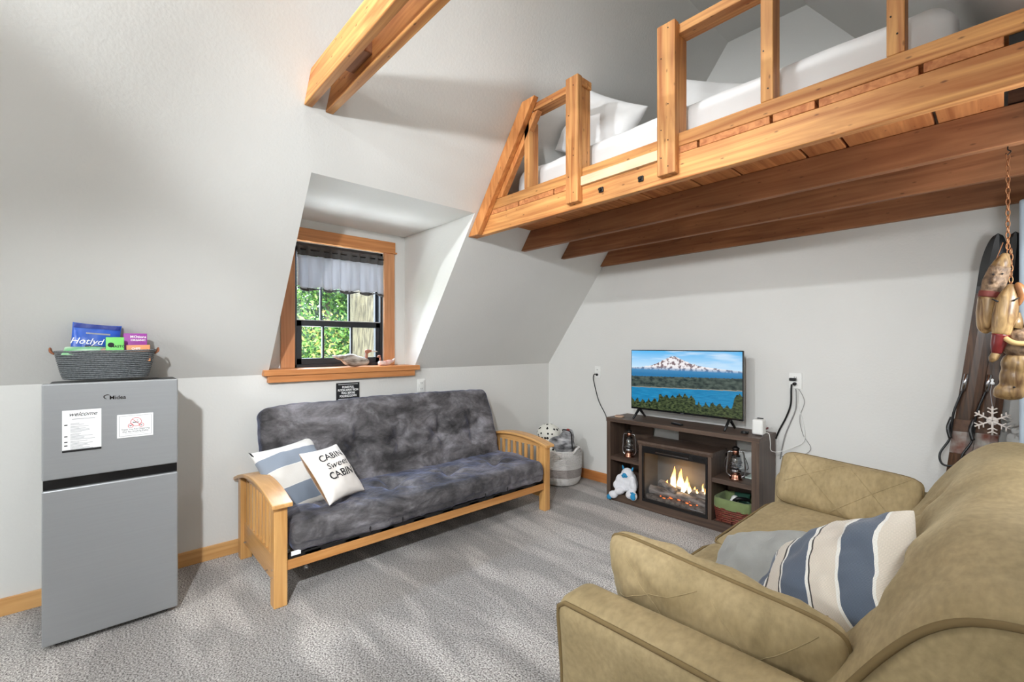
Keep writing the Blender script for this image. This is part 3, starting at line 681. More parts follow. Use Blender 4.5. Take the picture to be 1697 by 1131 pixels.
def dback(P, D):
    fr = np.clip(D[:, 0], 0, 1)
    o = dents(P, [(v, w) for w in (-.02,) for v in (-.80, -.36, .0, .36, .72)], .085, .06, (1, 2))*fr
    o += .016*fr*np.cos(np.clip(P[:, 2]/.3, -1, 1)*PI/2)+.009*nz(P*np.array([1, .6, 1]), 6, 13)+.005*nz(P, 19, 4)
    o -= fr*.014*np.exp(-((P[:, 2]+.20)/.018)**2)*np.clip(nz(P, 3, 1)+.5, 0, 1)
    for v in (-.80, -.36, .0, .36, .72): o -= fr*.016*np.exp(-((P[:, 1]-v-.01*np.sin(P[:, 2]*20))/.016)**2)*np.clip(1-np.abs(P[:, 2]-.09)/.12, 0, 1)
    return o
P, F_ = rb(.155, 1.96, .68, .062, (5, 120, 36), dback)
P[:, 2] += np.where(P[:, 2] > 0, .018*np.cos(P[:, 1]*1.6)-.006, 0)*np.clip(P[:, 2]/.3, 0, 1)
R_ = np.array(Matrix.Rotation(math.radians(-19), 3, 'Y'))
P = P @ R_.T+np.array([.238, -2.062, .668])
meshobj('back', P, F_, MSUEDE, t, True)
M_ = ON_LEFT(.945, -3.035, .30)
box('care_label', MPAPER, t, .925, .928, -3.06, -3.01, .268, .292, 0)
for y in (-2.62, -2.40, -1.72, -1.50): MB().tube([(.949, y, .30), (.957, y, .32), (.95, y+.002, .275)], .003, 5).build('stitch_loop', MINK, t)
# pillows on the futon
cb = (226, 222, 216); bl = (126, 142, 164)
def band(p): return p
t = thing('striped_pillow', 'cream and slate-blue striped pillow leaning in the near corner of the futon', 'pillow', (.45, -2.92, .45))
bands = [(-.25, (222, 216, 208)), (-.19, (128, 138, 152)), (-.075, (240, 236, 230)), (-.07, (230, 225, 218)), (.055, (244, 242, 238)), (.06, (146, 156, 170)), (.165, (244, 242, 238)), (.25, (236, 232, 228))]
M_ = frame_mw((.455, -2.885, .575), (-.238, .967, .086), (-.619, -.219, .754))
o, f = pillow('cushion', stripes('slate_stripes', bands, 1), t, M_, .42, .48, .15, seed=2, wr=.012)
for s in (-1, 1):
    b = MB()
    for k in range(7):
        a = f(s*.96, .96-.02*k, 1); b.tube([a, (a[0]+s*.012, a[1]+.012, a[2])], .0018, 4)
    b.build('tassel', MINK, t, mw=M_)
t = thing('lettered_pillow', 'white pillow lettered CABIN Sweet CABIN leaning on the striped one on the futon', 'pillow', (.68, -2.75, .45))
M_ = frame_mw((.69, -2.742, .612), (-.444, .896, -.007), (-.579, -.281, .765))
o, f = pillow('cushion', mat('white_cotton', (238, 232, 226), .85, var=.03, vscale=9), t, M_, .31, .37, .14, seed=6, wr=.013)
e = pillow_edge(f); 
# gold satin reverse side
V = []; n = 14; 
g = [math.sin(a*PI/2) for a in np.linspace(-1, 1, n+1)]
for u in g:
    for v in g: q = f(u, v, -1); V.append((q[0]*1.006, q[1]*1.006, q[2]-.003))
meshobj('gold_reverse', V, [(i*(n+1)+j, i*(n+1)+j+1, (i+1)*(n+1)+j+1, (i+1)*(n+1)+j) for i in range(n) for j in range(n)], mat('gold_satin', (150, 106, 60), .3, var=.4, vscale=30, sheen=.4), t, True, mw=M_)
pf = lambda dy: (lambda c: Vector((c.x-.008, c.y+dy, f(max(-.95, min(.95, (c.x-.008)/.155)), max(-.95, min(.95, (c.y+dy)/.18)), 1)[2]+.003)))
text('lettering', 'CABIN', .062, MINK, t, M_, fn=pf(.088), ext=0, bold=.0006, wx=.95)
text('lettering', 'Sweet', .062, MINK, t, M_, fn=pf(.025), ext=0, shear=.35)
text('lettering', 'CABIN', .068, MINK, t, M_, fn=pf(-.042), ext=0, bold=.001, wx=.95)
# ------------------------------------------------------------------ television stand
TS = thing('tv_stand', 'dark wood media console holding an electric fireplace', 'media console', (1.72, -.2, 0))
sy0, sy1 = -.372, -.03
box('top', MSTAND, TS, 1.066, 2.378, sy0-.004, sy1, .716, .751, .003)
box('side_panel', MSTANDZ, TS, 1.070, 1.110, sy0, sy1, 0, .716, .002)
box('side_panel', MSTANDZ, TS, 2.322, 2.374, sy0, sy1, 0, .716, .002)
box('base', MSTAND, TS, 1.110, 2.322, sy0+.004, sy1, 0, .072, .002)
box('divider', MSTANDZ, TS, 1.405, 1.436, sy0, sy1-.08, .072, .553, .002)
box('divider', MSTANDZ, TS, 2.006, 2.036, sy0, sy1-.08, .072, .553, .002)
box('shelf', MSTAND, TS, 1.110, 1.405, sy0+.006, sy1, .366, .402, .002)
box('shelf', MSTAND, TS, 2.036, 2.322, sy0+.006, sy1, .366, .402, .002)
# mantel with a chipped, live-edge front
xa = np.linspace(1.396, 2.046, 60); b = MB(); V = []; F_ = []
for i, x in enumerate(xa):
    j = .006*mnoise.noise((x*40, 0, 0)); k = .006*mnoise.noise((x*55, 3, 0))
    V += [(x, sy0-.006, .588), (x, sy1-.08, .588), (x, sy1-.08, .553), (x, sy0+.004+k, .548+j), (x, sy0-.008+j, .572+k)]
for i in range(59): F_ += [(5*i+k, 5*i+(k+1) % 5, 5*i+5+(k+1) % 5, 5*i+5+k) for k in range(5)]
F_ += [tuple(range(5))[::-1], tuple(59*5+k for k in range(5))]
meshobj('mantel', V, F_, MSTAND, TS)
box('back_panel', MSTAND, TS, 1.110, 1.345, sy1-.008, sy1, .402, .716, 0)
box('back_panel', MSTAND, TS, 1.110, 1.345, sy1-.008, sy1, .072, .366, 0)
box('back_panel', MSTAND, TS, 1.60, 2.085, sy1-.008, sy1, .072, .716, 0)
box('back_panel', MSTAND, TS, 2.085, 2.322, sy1-.008, sy1, .072, .366, 0)
# electric fireplace insert
FP = thing('electric_fireplace', 'black electric fireplace insert with glowing log fire', 'fireplace', (1.72, -.37, .075))
gx0, gx1 = 1.4375, 2.0045
b = MB(); y0, y1 = -.374, -.12
b.box(gx0, gx1, y0, y0+.02, .0725, .100); b.box(gx0, gx0+.016, y0, y0+.02, .100, .500); b.box(gx1-.016, gx1, y0, y0+.02, .100, .500); b.box(gx0, gx1, y0, y0+.02, .492, .5475)
b.build('frame', MBLACK, FP, bevel=.002)
b = MB(); b.box(gx0, gx1, y1, y1+.01, .073, .5475); b.box(gx0, gx0+.006, y0+.02, y1, .073, .5475); b.box(gx1-.006, gx1, y0+.02, y1, .073, .5475); b.box(gx0, gx1, y0+.02, y1, .073, .085); b.box(gx0, gx1, y0+.02, y1, .535, .5475)
b.build('firebox', mat('firebox_grey', (108, 110, 110), .8, var=.2, vscale=5), FP)
box('glass', glass('fire_glass', (.95, .95, .95), .05, .05), FP, gx0+.016, gx1-.016, y0+.006, y0+.010, .100, .492, 0)
vent = box('vent', MDMETAL, FP, 1.56, 1.86, y0-.004, y0, .503, .536, .002)
b = MB()
for k in range(24): b.box(1.57+k*.012, 1.577+k*.012, y0-.0055, y0-.0042, .508, .516)
b.build('grille_bars', MCHROME, vent)
box('control_panel', MGLOSSB, FP, 1.89, 1.985, y0-.003, y0, .503, .538, .001)
box('fine_print', MINKG, FP, 1.86, 1.97, y0+.0052, y0+.0058, .112, .115, 0)
MASH = mat('ash_bed', (120, 112, 106), .95, c2=(60, 56, 54), vscale=30, bump=.8, bscale=60)
P, F_ = rb(.53, .20, .05, .02, (30, 12, 2), lambda P, D: .014*nz(P, 30, 2)); meshobj('ember_bed', P+np.array([1.72, -.245, .105]), F_, MASH, FP, True)
MLOG = mat('charred_log', (176, 170, 166), .95, c2=(66, 60, 58), vscale=16, stretch=(.5, 2, 2), bump=.8, bscale=40)
def logm(a, c, r, name='log'):
    n = 24; A, B = Vector(a), Vector(c); pts = [A.lerp(B, i/(n-1))+Vector((0, 0, .006*mnoise.noise((i*.35, r*50, 1)))) for i in range(n)]
    MB().tube(pts, [r*(1+.14*mnoise.noise((i*.6, r*90, 4))) for i in range(n)], 14).build(name, MLOG, FP, True)
logm((1.47, -.29, .165), (1.80, -.25, .150), .036); logm((1.62, -.19, .20), (1.97, -.22, .19), .034); logm((1.52, -.20, .215), (1.70, -.30, .205), .026); logm((1.72, -.29, .165), (1.95, -.27, .145), .03)
MFLAME = colattr('flame', 7.0)
def flame(x, y, z, h, w, seed, name='flame'):
    V = []; F_ = []; C = []; n = 14
    for i in range(n+1):
        f = i/n; ww = w*(math.sin(PI*(f*.8+.2))**.8)*(1-f)**.35+.0006; cx = x+.03*h/.2*mnoise.noise((f*2.2, seed, 0)); cz = z+h*f
        for k in range(6):
            a = 2*PI*k/6; V.append((cx+ww*math.cos(a), y+.35*ww*math.sin(a), cz+.02*h*mnoise.noise((k, seed, f))))
            g = max(0, 1-f*1.15); C.append((1, .30+.58*g, .06+.55*g*g))
    for i in range(n):
        for k in range(6): F_.append((6*i+k, 6*i+(k+1) % 6, 6*i+6+(k+1) % 6, 6*i+6+k))
    o = meshobj(name, V, F_, MFLAME, FP, True)
    at = o.data.color_attributes.new('Col', 'FLOAT_COLOR', 'POINT')
    at.data.foreach_set('color', np.array([c+(1,) for c in C], dtype=np.float32).ravel())
for i, (x, h, w) in enumerate(((1.60, .07, .016), (1.635, .12, .02), (1.665, .20, .026), (1.70, .16, .024), (1.735, .19, .026), (1.765, .13, .022), (1.795, .09, .018), (1.83, .06, .014), (1.86, .05, .012), (1.90, .10, .010), (1.925, .07, .009))):
    flame(x, -.235+.02*(i % 2), .19-.0*(x > 1.85), h, w, i*3.1)
MEMB = emit('ember_glow', (255, 120, 50), 1.6)
for i in range(16):
    x = 1.58+i*.021; P, F_ = rb(.012+.006*(i % 3), .010, .007, .003, (1, 1, 1)); meshobj('ember', P+np.array([x, -.315+.02*math.sin(i*2.3), .134+.012*math.sin(i*1.7)]), F_, MEMB, FP, True)
light('fire_glow', 'POINT', (1.72, -.29, .30), .5, (1, .5, .15), .05)
# ------------------------------------------------------------------ television
t = thing('television', 'flat television showing a snowy mountain above a blue lake', 'television', (1.71, -.2, .751))
vx0, vx1, vz0, vz1, vy = 1.222, 2.206, .833, 1.373, -.205
b = MB().box(vx0, vx1, vy, vy+.022, vz0, vz1); b.build('panel', MGLOSSB, t, bevel=.004)
P, F_ = rb(.62, .045, .32, .02, (3, 1, 3)); meshobj('rear_housing', P+np.array([1.714, vy+.04, 1.05]), F_, MBLACK, t, True)
nx, nzv = 300, 168
u = np.linspace(0, 1, nx+1); v = np.linspace(0, 1, nzv+1)
U, Vv = np.meshgrid((u[:-1]+u[1:])/2, (v[:-1]+v[1:])/2, indexing='ij')
N2 = lambda a, b_, s: np.array([[mnoise.noise((x*a, y*b_, s)) for y in (v[:-1]+v[1:])/2] for x in (u[:-1]+u[1:])/2])
def fb(a, b_, s): return N2(a, b_, s)+.5*N2(a*2.1, b_*2.1, s+3)+.25*N2(a*4.3, b_*4.3, s+6)
L3 = lambda *c: np.array(lin(*c)[:3])
img = np.zeros((nx, nzv, 3))
sky_t = np.clip((Vv-.66)/.34, 0, 1)[..., None]; img[:] = L3(206, 232, 250)*(1-sky_t)+L3(78, 178, 236)*sky_t
cl = np.clip(fb(3, 12, 1)*1.2, 0, 1)[..., None]*.6; img = img*(1-cl)+L3(236, 244, 250)*cl
n1 = fb(22, 22, 2)
ridge = .70+.215*np.exp(-np.abs((U[:, 0]-.42)/.17)**1.5)+.03*np.exp(-((U[:, 0]-.75)/.2)**2)+.012*np.array([mnoise.noise((x*30, 5, 0)) for x in (u[:-1]+u[1:])/2])
mt = Vv < ridge[:, None]
streak = fb(30, 16, 4)*1.6+.05
rock = np.clip(streak*2.2, 0, 1)[..., None]
mc = L3(240, 236, 238)*(1-rock)+L3(128, 108, 112)*rock
low = np.clip((.73-Vv)/.06, 0, 1)[..., None]; mc = mc*(1-low)+L3(64, 132, 180)*low
low2 = np.clip((.66-Vv)/.06, 0, 1)[..., None]; mc = mc*(1-low2)+L3(42, 116, 166)*low2
img[mt] = mc[mt]
fo = Vv < .55+.05*U+.012*np.array([[mnoise.noise((x*60, 1, 0))] for x in (u[:-1]+u[1:])/2])
fc = np.clip(.5+n1*.9, 0, 1)[..., None]; fcol = L3(34, 48, 48)*(1-fc)+L3(84, 96, 88)*fc; img[fo] = fcol[fo]
sh = Vv < .355+.055*U; img[(Vv < .367+.055*U)] = L3(150, 146, 130)
wv = np.clip(.5+fb(10, 90, 7)*.7, 0, 1)[..., None]; wc = L3(18, 110, 160)*(1-wv)+L3(40, 142, 190)*wv; img[sh] = wc[sh]
tr = .10+.10*np.array([mnoise.noise((x*5, 9, 0)) for x in u[:-1]])+.07*np.abs(np.array([((x*17) % 1)-.5 for x in u[:-1]]))*2+.03*np.array([mnoise.noise((x*70, 2, 0)) for x in u[:-1]])+.06*U[:, 0]+.08*(np.abs(U[:, 0]-.45) < .17)+.22*np.exp(-((U[:, 0]-.97)/.035)**2)
tm = Vv < tr[:, None]; tcn = np.clip(.45+fb(40, 40, 12)*.9, 0, 1)[..., None]; tcol = L3(18, 32, 22)*(1-tcn)+L3(84, 96, 60)*tcn; img[tm] = tcol[tm]
X = vx0+.007+(vx1-vx0-.014)*u; Z = vz0+.016+(vz1-vz0-.024)*v
VV = [(x, vy-.0008, z) for x in X for z in Z]; k = nzv+1
FF = [(i*k+j, (i+1)*k+j, (i+1)*k+j+1, i*k+j+1) for i in range(nx) for j in range(nzv)]
o = meshobj('screen', VV, FF, colattr('screen_picture', .9, .2), t)
at = o.data.color_attributes.new('Col', 'FLOAT_COLOR', 'CORNER')
ca = np.concatenate([img.reshape(-1, 3), np.ones((nx*nzv, 1))], 1).astype(np.float32); at.data.foreach_set('color', np.repeat(ca, 4, axis=0).ravel())
box('brand_badge', MCHROME, t, 1.70, 1.73, vy-.002, vy, vz0+.003, vz0+.009, 0)
for x in (1.30, 2.10):
    ft = MB()
    for dy, dx in ((-.10, -.0), (.10, .0)): ft.tube([(x, vy+.012, vz0+.004), (x+dx, vy+.012+dy, .757)], [.013, .009], 8)
    ft.build('foot', MBLACK, t, True)
# ------------------------------------------------------------------ lanterns
def lantern(label, cx, cy, z0, rz):
    t = thing('lantern', label, 'lantern', (cx, cy, z0), group='copper oil lanterns in the console')
    c = (cx, cy, z0); 
    MB().lathe([(.001, 0), (.046, 0), (.047, .006), (.040, .012), (.037, .034), (.030, .044), (.001, .044)], c, 28).build('fuel_tank', MCOPPER, t, True)
    MB().lathe([(.001, .045), (.030, .045), (.034, .056), (.040, .062), (.036, .074), (.022, .080), (.001, .080)], c, 24).build('burner', MCHROME, t, True)
    MB().lathe([(.026, .080), (.036, .100), (.040, .125), (.036, .150), (.028, .172), (.026, .172), (.034, .150), (.038, .125), (.034, .101), (.024, .082)], c, 24).build('glass_globe', MLGLASS, t, True)
    MB().lathe([(.001, .172), (.031, .172), (.031, .180), (.021, .184), (.021, .222), (.027, .226), (.027, .234), (.012, .246), (.001, .248)], c, 24).build('chimney_cap', MDMETAL, t, True)
    MB().lathe([(.0195, .184), (.0225, .186), (.0225, .216), (.0195, .218)], c, 24).build('copper_collar', MCOPPER, t, True)
    for s in (-1, 1):
        pts = [(s*.034, 0, .018), (s*.055, 0, .030), (s*.064, 0, .060), (s*.060, 0, .12), (s*.054, 0, .185), (s*.046, 0, .205), (s*.022, 0, .205)]
        pts = [Vector(p) for p in pts]; R = Matrix.Rotation(rz, 3, 'Z')
        MB().tube([R @ q+Vector(c) for q in spline(pts, 6)], .0058, 10).build('side_tube', MCHROME, t, True)
    R = Matrix.Rotation(rz, 3, 'Z')
    for zz in (.098, .128): MB().tube([R @ Vector((.045*math.cos(a), .045*math.sin(a), zz)) + Vector(c) for a in np.linspace(0, 2*PI, 28, endpoint=False)], .0018, 6, closed=True).build('globe_guard', MCHROME, t, True)
    MB().tube([R @ q+Vector(c) for q in spline([Vector(p) for p in ((-.062, 0, .165), (-.075, .01, .13), (-.08, .03, .075), (.0, .055, .06), (.08, .03, .075), (.075, .01, .13), (.062, 0, .165))], 8)], .002, 6).build('wire_handle', MCHROME, t, True)
lantern('copper and chrome oil lantern on the left shelf, above the plush toy', 1.248, -.275, .402, .15)
lantern('copper and chrome oil lantern on the right shelf, above the wicker basket', 2.178, -.275, .402, .35)
# ------------------------------------------------------------------ plush toy
t = thing('plush_yeti', 'white plush yeti with blue horns and paws sitting on the console base', 'plush toy', (1.27, -.33, .073))
MFUR = mat('white_plush', (236, 236, 240), .95, var=.05, vscale=40, bump=.7, bscale=140, sheen=.4)
MBLU = mat('blue_felt', (44, 138, 186), .9)
blob('body', [((1.275, -.31, .17), (.078, .06, .085)), ((1.21, -.345, .185), (.03, .035, .06)), ((1.33, -.34, .185), (.03, .035, .06)), ((1.262, -.325, .255), (.058, .052, .056)), ((1.272, -.31, .21), (.066, .055, .07)),
     ((1.195, -.365, .20), (.026, .03, .055), ('Y', .25)), ((1.178, -.385, .155), (.024, .026, .035)),
     ((1.345, -.355, .175), (.026, .03, .055), ('Y', -.25)),
     ((1.215, -.375, .105), (.045, .055, .033), ('Y', -.3)), ((1.165, -.405, .068), (.043, .035, .034)),
     ((1.335, -.385, .10), (.045, .05, .036)), ((1.372, -.405, .102), (.035, .03, .042))], MFUR, t, .007)
blob('foot_pad', [((1.137, -.428, .045), (.026, .012, .026)), ((1.120, -.412, .035), (.02, .016, .018))], MBLU, t, .005)
blob('foot_pad', [((1.384, -.432, .100), (.027, .009, .028)), ((1.366, -.432, .134), (.008, .008, .008)), ((1.384, -.434, .139), (.008, .008, .008)), ((1.402, -.432, .132), (.008, .008, .008))], MBLU, t, .004)
blob('face', [((1.262, -.374, .247), (.034, .012, .014)), ((1.262, -.372, .262), (.022, .012, .012)), ((1.25, -.376, .236), (.010, .008, .008))], MBLU, t, .004)
for s in (-1, 1): blob('horn', [((1.262+s*.047, -.322, .303), (.010, .010, .016)), ((1.262+s*.053, -.322, .317), (.007, .007, .012))], MBLU, t, .004)
for s in (-1, 1): MB().lathe([(.0005, -.004), (.004, 0), (.0005, .004)], (1.262+s*.012, -.386, .249), 10).build('eye', MINK, t, True)
# ------------------------------------------------------------------ wicker basket
t = thing('wicker_basket', 'small red-brown wicker basket with green cloth liner in the console', 'basket', (2.17, -.25, .073))
MWICK = mat('wicker', (120, 58, 44), .6, var=.35, vscale=60)
bx, by, bw, bd = 2.172, -.235, .118, .105
def rrect(hx, hy, z, n=48, p=.35): return [(bx+hx*np.sign(math.cos(a))*abs(math.cos(a))**p, by+hy*np.sign(math.sin(a))*abs(math.sin(a))**p, z) for a in np.linspace(0, 2*PI, n, endpoint=False)]
for i in range(7):
    f = i/6; path = rrect(bw+.012*f, bd+.012*f, .081+.0165*i)
    path = [(x+.005*(1 if (k+i) % 2 else -1)*np.sign(x-bx), y+.005*(1 if (k+i) % 2 else -1)*np.sign(y-by), z) for k, (x, y, z) in enumerate(path)]
    MB().tube(path, .0072, 6, closed=True).build('woven_strand', MWICK, t, True)
for k, p in enumerate(rrect(bw+.004, bd+.004, .075, 28)): MB().tube([p, (bx+(p[0]-bx)*1.06, by+(p[1]-by)*1.06, .185)], .0035, 5).build('stake', MWICK, t, True)
MB().prism([(bx-bw, by-bd), (bx+bw, by-bd), (bx+bw, by+bd), (bx-bw, by+bd)], 'z', .074, .080).build('bottom', MWICK, t)
MLIN = mat('green_cloth', (116, 130, 84), .9, var=.12, vscale=15, sheen=.2)
V = []; n = 64
for hx, hy, z in ((bw-.006, bd-.006, .10), (bw+.004, bd+.004, .235), (bw+.012, bd+.012, .255), (bw+.022, bd+.020, .250), (bw+.022, bd+.020, .22), (bw+.021, bd+.019, .180)):
    for k, (x, y, zz) in enumerate(rrect(hx, hy, z, n)): V.append((x+.004*mnoise.noise((k*.4, z*30, 0)), y+.004*mnoise.noise((k*.4, z*30, 5)), zz+.006*mnoise.noise((k*.3, z*8, 9))))
meshobj('liner', V, [(r*n+k, r*n+(k+1) % n, (r+1)*n+(k+1) % n, (r+1)*n+k) for r in range(5) for k in range(n)], MLIN, t, True)
tag(MB().lathe([(.001, 0), (.026, 0), (.03, .01), (.03, .085), (.02, .10), (.001, .102)], (0, 0, 0), 20).build('white_canister', MWHITEP, None, True, mw=Matrix.Translation((2.135, -.25, .17)) @ Matrix.Rotation(.4, 4, 'Y')), 'white canister lying in the green-lined wicker basket', 'canister')
tag(MB().tube(spline([(2.17, -.29, .235), (2.20, -.30, .262), (2.24, -.27, .262), (2.25, -.22, .245)], 8), .014, 10).build('padded_strap', MBLACK, None, True), 'black padded strap lying on top of the wicker basket contents', 'strap')
o, f = pillow('green_pouch', mat('dark_green_nylon', (38, 72, 58), .5), None, frame_mw((2.20, -.215, .25), (1, .1, .1), (-.1, .6, .6)), .12, .09, .05, n=12); tag(o, 'dark green pouch at the back of the wicker basket', 'pouch')
# ------------------------------------------------------------------ small things on the console
t = thing('wood_coaster', 'round pale wooden disc on the left end of the console top', 'coaster', (1.15, -.285, .751))
MB().lathe([(.001, 0), (.040, 0), (.043, .004), (.042, .013), (.038, .016), (.001, .016)], (1.15, -.285, .7512), 28).build('disc', wood('coaster_wood', (190, 150, 120), (226, 196, 170), 'x'), t, True)
MB().lathe([(.028, .0160), (.032, .0160), (.032, .0175), (.028, .0175)], (1.15, -.285, .7512), 28).build('rim', MCOPPER, t, True)
t = thing('remote_control', 'black remote control lying below the television', 'remote control', (1.72, -.30, .751))
P, F_ = rb(.11, .036, .016, .006, (4, 2, 1)); meshobj('shell', P, F_, MBLACK, t, True, mw=Matrix.Translation((1.715, -.29, .7605)) @ Matrix.Rotation(-.35, 4, 'Z'))
b = MB()
for i in range(5):
    for j in range(2): b.lathe([(.0005, 0), (.0035, 0), (.0035, .001), (.0005, .001)], (-.035+.016*i, -.007+.014*j, .008), 8)
b.build('buttons', MINKG, t, mw=Matrix.Translation((1.715, -.29, .7605)) @ Matrix.Rotation(-.35, 4, 'Z'))
t = thing('wifi_router', 'white upright router box on the right end of the console top', 'router', (2.30, -.24, .751))
P, F_ = rb(.076, .076, .112, .014, (3, 3, 3)); meshobj('shell', P+np.array([2.330, -.245, .815]), F_, MWHITEP, t, True)
box('top_grille', MBLACK, t, 2.312, 2.352, -.235, -.215, .8715, .878, .002)
for dx in (-.03, .03): MB().tube([(2.330+dx, -.272, .751), (2.330+dx, -.272, .760)], .006, 8).build('foot', MCHROME, t)
MB().tube([(2.355, -.205, .79), (2.362, -.16, .80)], .006, 8).build('plug', mat('dark_red', (110, 30, 34), .4), t)
t = thing('cord_bundle', 'small coil of black cord beside the white router', 'cord', (2.24, -.25, .751))
MB().tube([(2.235+.022*math.cos(a)*(1+.15*math.sin(a*2.3)), -.265+.022*math.sin(a), .756+.0012*i/3) for i, a in enumerate(np.linspace(0, 6*PI, 40))], .0035, 6).build('coil', MBLACK, t, True)
box('adapter', MBLACK, t, 2.225, 2.25, -.235, -.215, .7515, .768, .003)
def cord(name, label, pts, r, m): return tag(MB().tube(spline(pts, 8), r, 7).build(name, m, None, True), label, 'cord')
cord('power_cord', 'black power cord hanging from the left outlet to the console', [(.695, -.022, 1.108), (.672, -.032, 1.112), (.650, -.02, 1.07), (.664, -.012, .985), (.700, -.012, .87), (.735, -.012, .80), (.80, -.012, .70), (.84, -.012, .60), (1.0, -.012, .45)], .0045, MBLACK)
MB().tube([(.695, -.0075, 1.108), (.695, -.026, 1.108)], .012, 10).build('plug', MBLACK, bpy.data.objects['power_cord'], True)
cord('power_cord', 'thick black power cord from the right outlet down behind the console', [(2.482, -.028, 1.125), (2.478, -.026, 1.08), (2.472, -.018, .97), (2.44, -.015, .87), (2.395, -.015, .77), (2.37, -.012, .70)], .006, MBLACK)
MB().box(2.465, 2.51, -.035, -.0085, 1.15, 1.172).build('plug', MBLACK, bpy.data.objects['power_cord.001'], bevel=.004)
MB().tube([(2.50, -.0085, 1.128), (2.50, -.034, 1.128)], .012, 10).build('plug', MBLACK, bpy.data.objects['power_cord.001'], True)
MCORDG = mat('grey_cord', (150, 148, 146), .6)
cord('power_cord', 'grey cord hanging from the right outlet behind the console end', [(2.505, -.02, 1.09), (2.508, -.012, 1.05), (2.503, -.012, .94), (2.47, -.012, .84), (2.43, -.012, .72), (2.40, -.012, .55)], .004, MCORDG)
cord('charging_cable', 'thin white cable looping from the router down past the console end', [(2.366, -.22, .772), (2.388, -.215, .765), (2.392, -.20, .70), (2.39, -.18, .64), (2.42, -.12, .625), (2.50, -.03, .66), (2.56, -.014, .72), (2.55, -.012, .85), (2.52, -.012, .97), (2.515, -.012, 1.09)], .0028, MWHITEP)
cord('charging_cable', 'thin pale cable drooping right of the outlet toward the sofa', [(2.525, -.012, 1.09), (2.56, -.012, 1.0), (2.53, -.012, .88), (2.55, -.012, .76), (2.60, -.012, .66), (2.52, -.012, .59), (2.40, -.012, .57)], .002, MCORDG)
tag(box('paper_stack', mat('pale_green_paper', (206, 222, 214), .7), None, 2.215, 2.318, -.20, -.06, .4025, .412, .001), 'pale folded papers on the right console shelf behind the lantern', 'papers')
# ------------------------------------------------------------------ storage basket in the corner
BX, BY = .47, -.32
t = thing('storage_basket', 'white and grey rope storage basket in the far corner', 'basket', (BX, BY, 0))
prof = [(.12, .004), (.165, .02), (.190, .06), (.200, .12), (.205, .20), (.203, .28), (.200, .355)]
MBW = mat('white_rope', (226, 223, 220), .9, var=.06, vscale=60, bump=.5, bscale=120); MBG = mat('grey_rope_band', (172, 164, 160), .9, var=.1, vscale=60, bump=.5, bscale=120)
def rat(z):
    for (r0, z0), (r1, z1) in zip(prof[:-1], prof[1:]):
        if z0 <= z <= z1: return r0+(r1-r0)*(z-z0)/(z1-z0)
    return prof[-1][0]
def coils(z0, z1, name, m):
    b = MB(); z = z0
    while z < z1: b.tube([(BX+rat(z)*math.cos(a), BY+rat(z)*math.sin(a), z) for a in np.linspace(0, 2*PI, 48, endpoint=False)], .0075, 6, closed=True); z += .013
    b.build(name, m, t, True)
coils(.012, .10, 'lower_coils', MBW); coils(.10, .185, 'grey_band', MBG); coils(.185, .36, 'upper_coils', MBW)
MB().lathe([(.001, .002), (.125, .002), (.125, .012), (.001, .012)], (BX, BY, 0), 32).build('bottom', MBW, t)
MB().tube(spline([(BX+.185, BY-.04, .335), (BX+.215, BY-.055, .355), (BX+.235, BY-.04, .39), (BX+.225, BY+.015, .395), (BX+.205, BY+.045, .36), (BX+.18, BY+.05, .335)], 6), .012, 8).build('handle', MBW, t, True)
MB().tube(spline([(BX-.185, BY+.04, .335), (BX-.215, BY+.055, .36), (BX-.23, BY+.03, .39), (BX-.225, BY-.02, .39), (BX-.21, BY-.045, .36), (BX-.185, BY-.04, .335)], 6), .012, 8).build('handle', MBW, t, True)
m, N, L, bs = nodes_of('spotted_plush'); tc = N.new('ShaderNodeTexCoord'); vo = N.new('ShaderNodeTexVoronoi'); vo.inputs['Scale'].default_value = 22; vo.inputs['Randomness'].default_value = .6
L.new(tc.outputs['Object'], vo.inputs['Vector']); rr = N.new('ShaderNodeValToRGB'); rr.color_ramp.interpolation = 'CONSTANT'; rr.color_ramp.elements[0].color = lin(24, 24, 24); rr.color_ramp.elements[1].position = .30; rr.color_ramp.elements[1].color = lin(226, 224, 214)
L.new(vo.outputs['Distance'], rr.inputs[0]); L.new(rr.outputs[0], bs.inputs['Base Color']); bs.inputs['Roughness'].default_value = .9
o = blob('spotted_blanket', [((0, 0, 0), (.13, .12, .11)), ((.02, -.02, -.12), (.14, .13, .10)), ((-.05, .01, -.05), (.10, .10, .08))], m, None, .01, Matrix.Translation((.345, -.375, .49)))
tag(o, 'white bundle with black spots in the corner storage basket', 'blanket')
t = thing('camouflage_bag', 'grey and black camouflage drawstring bag in the corner storage basket', 'bag', (.62, -.30, .3))
MCAMO = mat('camo_cloth', (46, 46, 50), .6, c2=(196, 196, 198), vscale=11, detail=2, stretch=(1, 1, 2.2))
blob('bag_body', [((0.550, -0.360, .40), (.105, .10, .12)), ((0.575, -0.350, .49), (.075, .07, .07)), ((0.590, -0.350, .545), (.055, .05, .03)), ((0.470, -0.400, .42), (.09, .08, .07))], MCAMO, t, .012, smooth_it=6)
MB().tube(spline([(0.550, -0.390, .555), (0.570, -0.405, .57), (0.610, -0.395, .568), (0.645, -0.375, .545), (0.660, -0.380, .47), (0.672, -0.385, .39)], 6), .006, 7).build('strap', MBLACK, t, True)
MB().tube(spline([(0.615, -0.395, .57), (0.625, -0.400, .58), (0.640, -0.390, .57)], 5), .008, 6).build('toggle', mat('toggle_red', (150, 52, 44), .5), t, True)
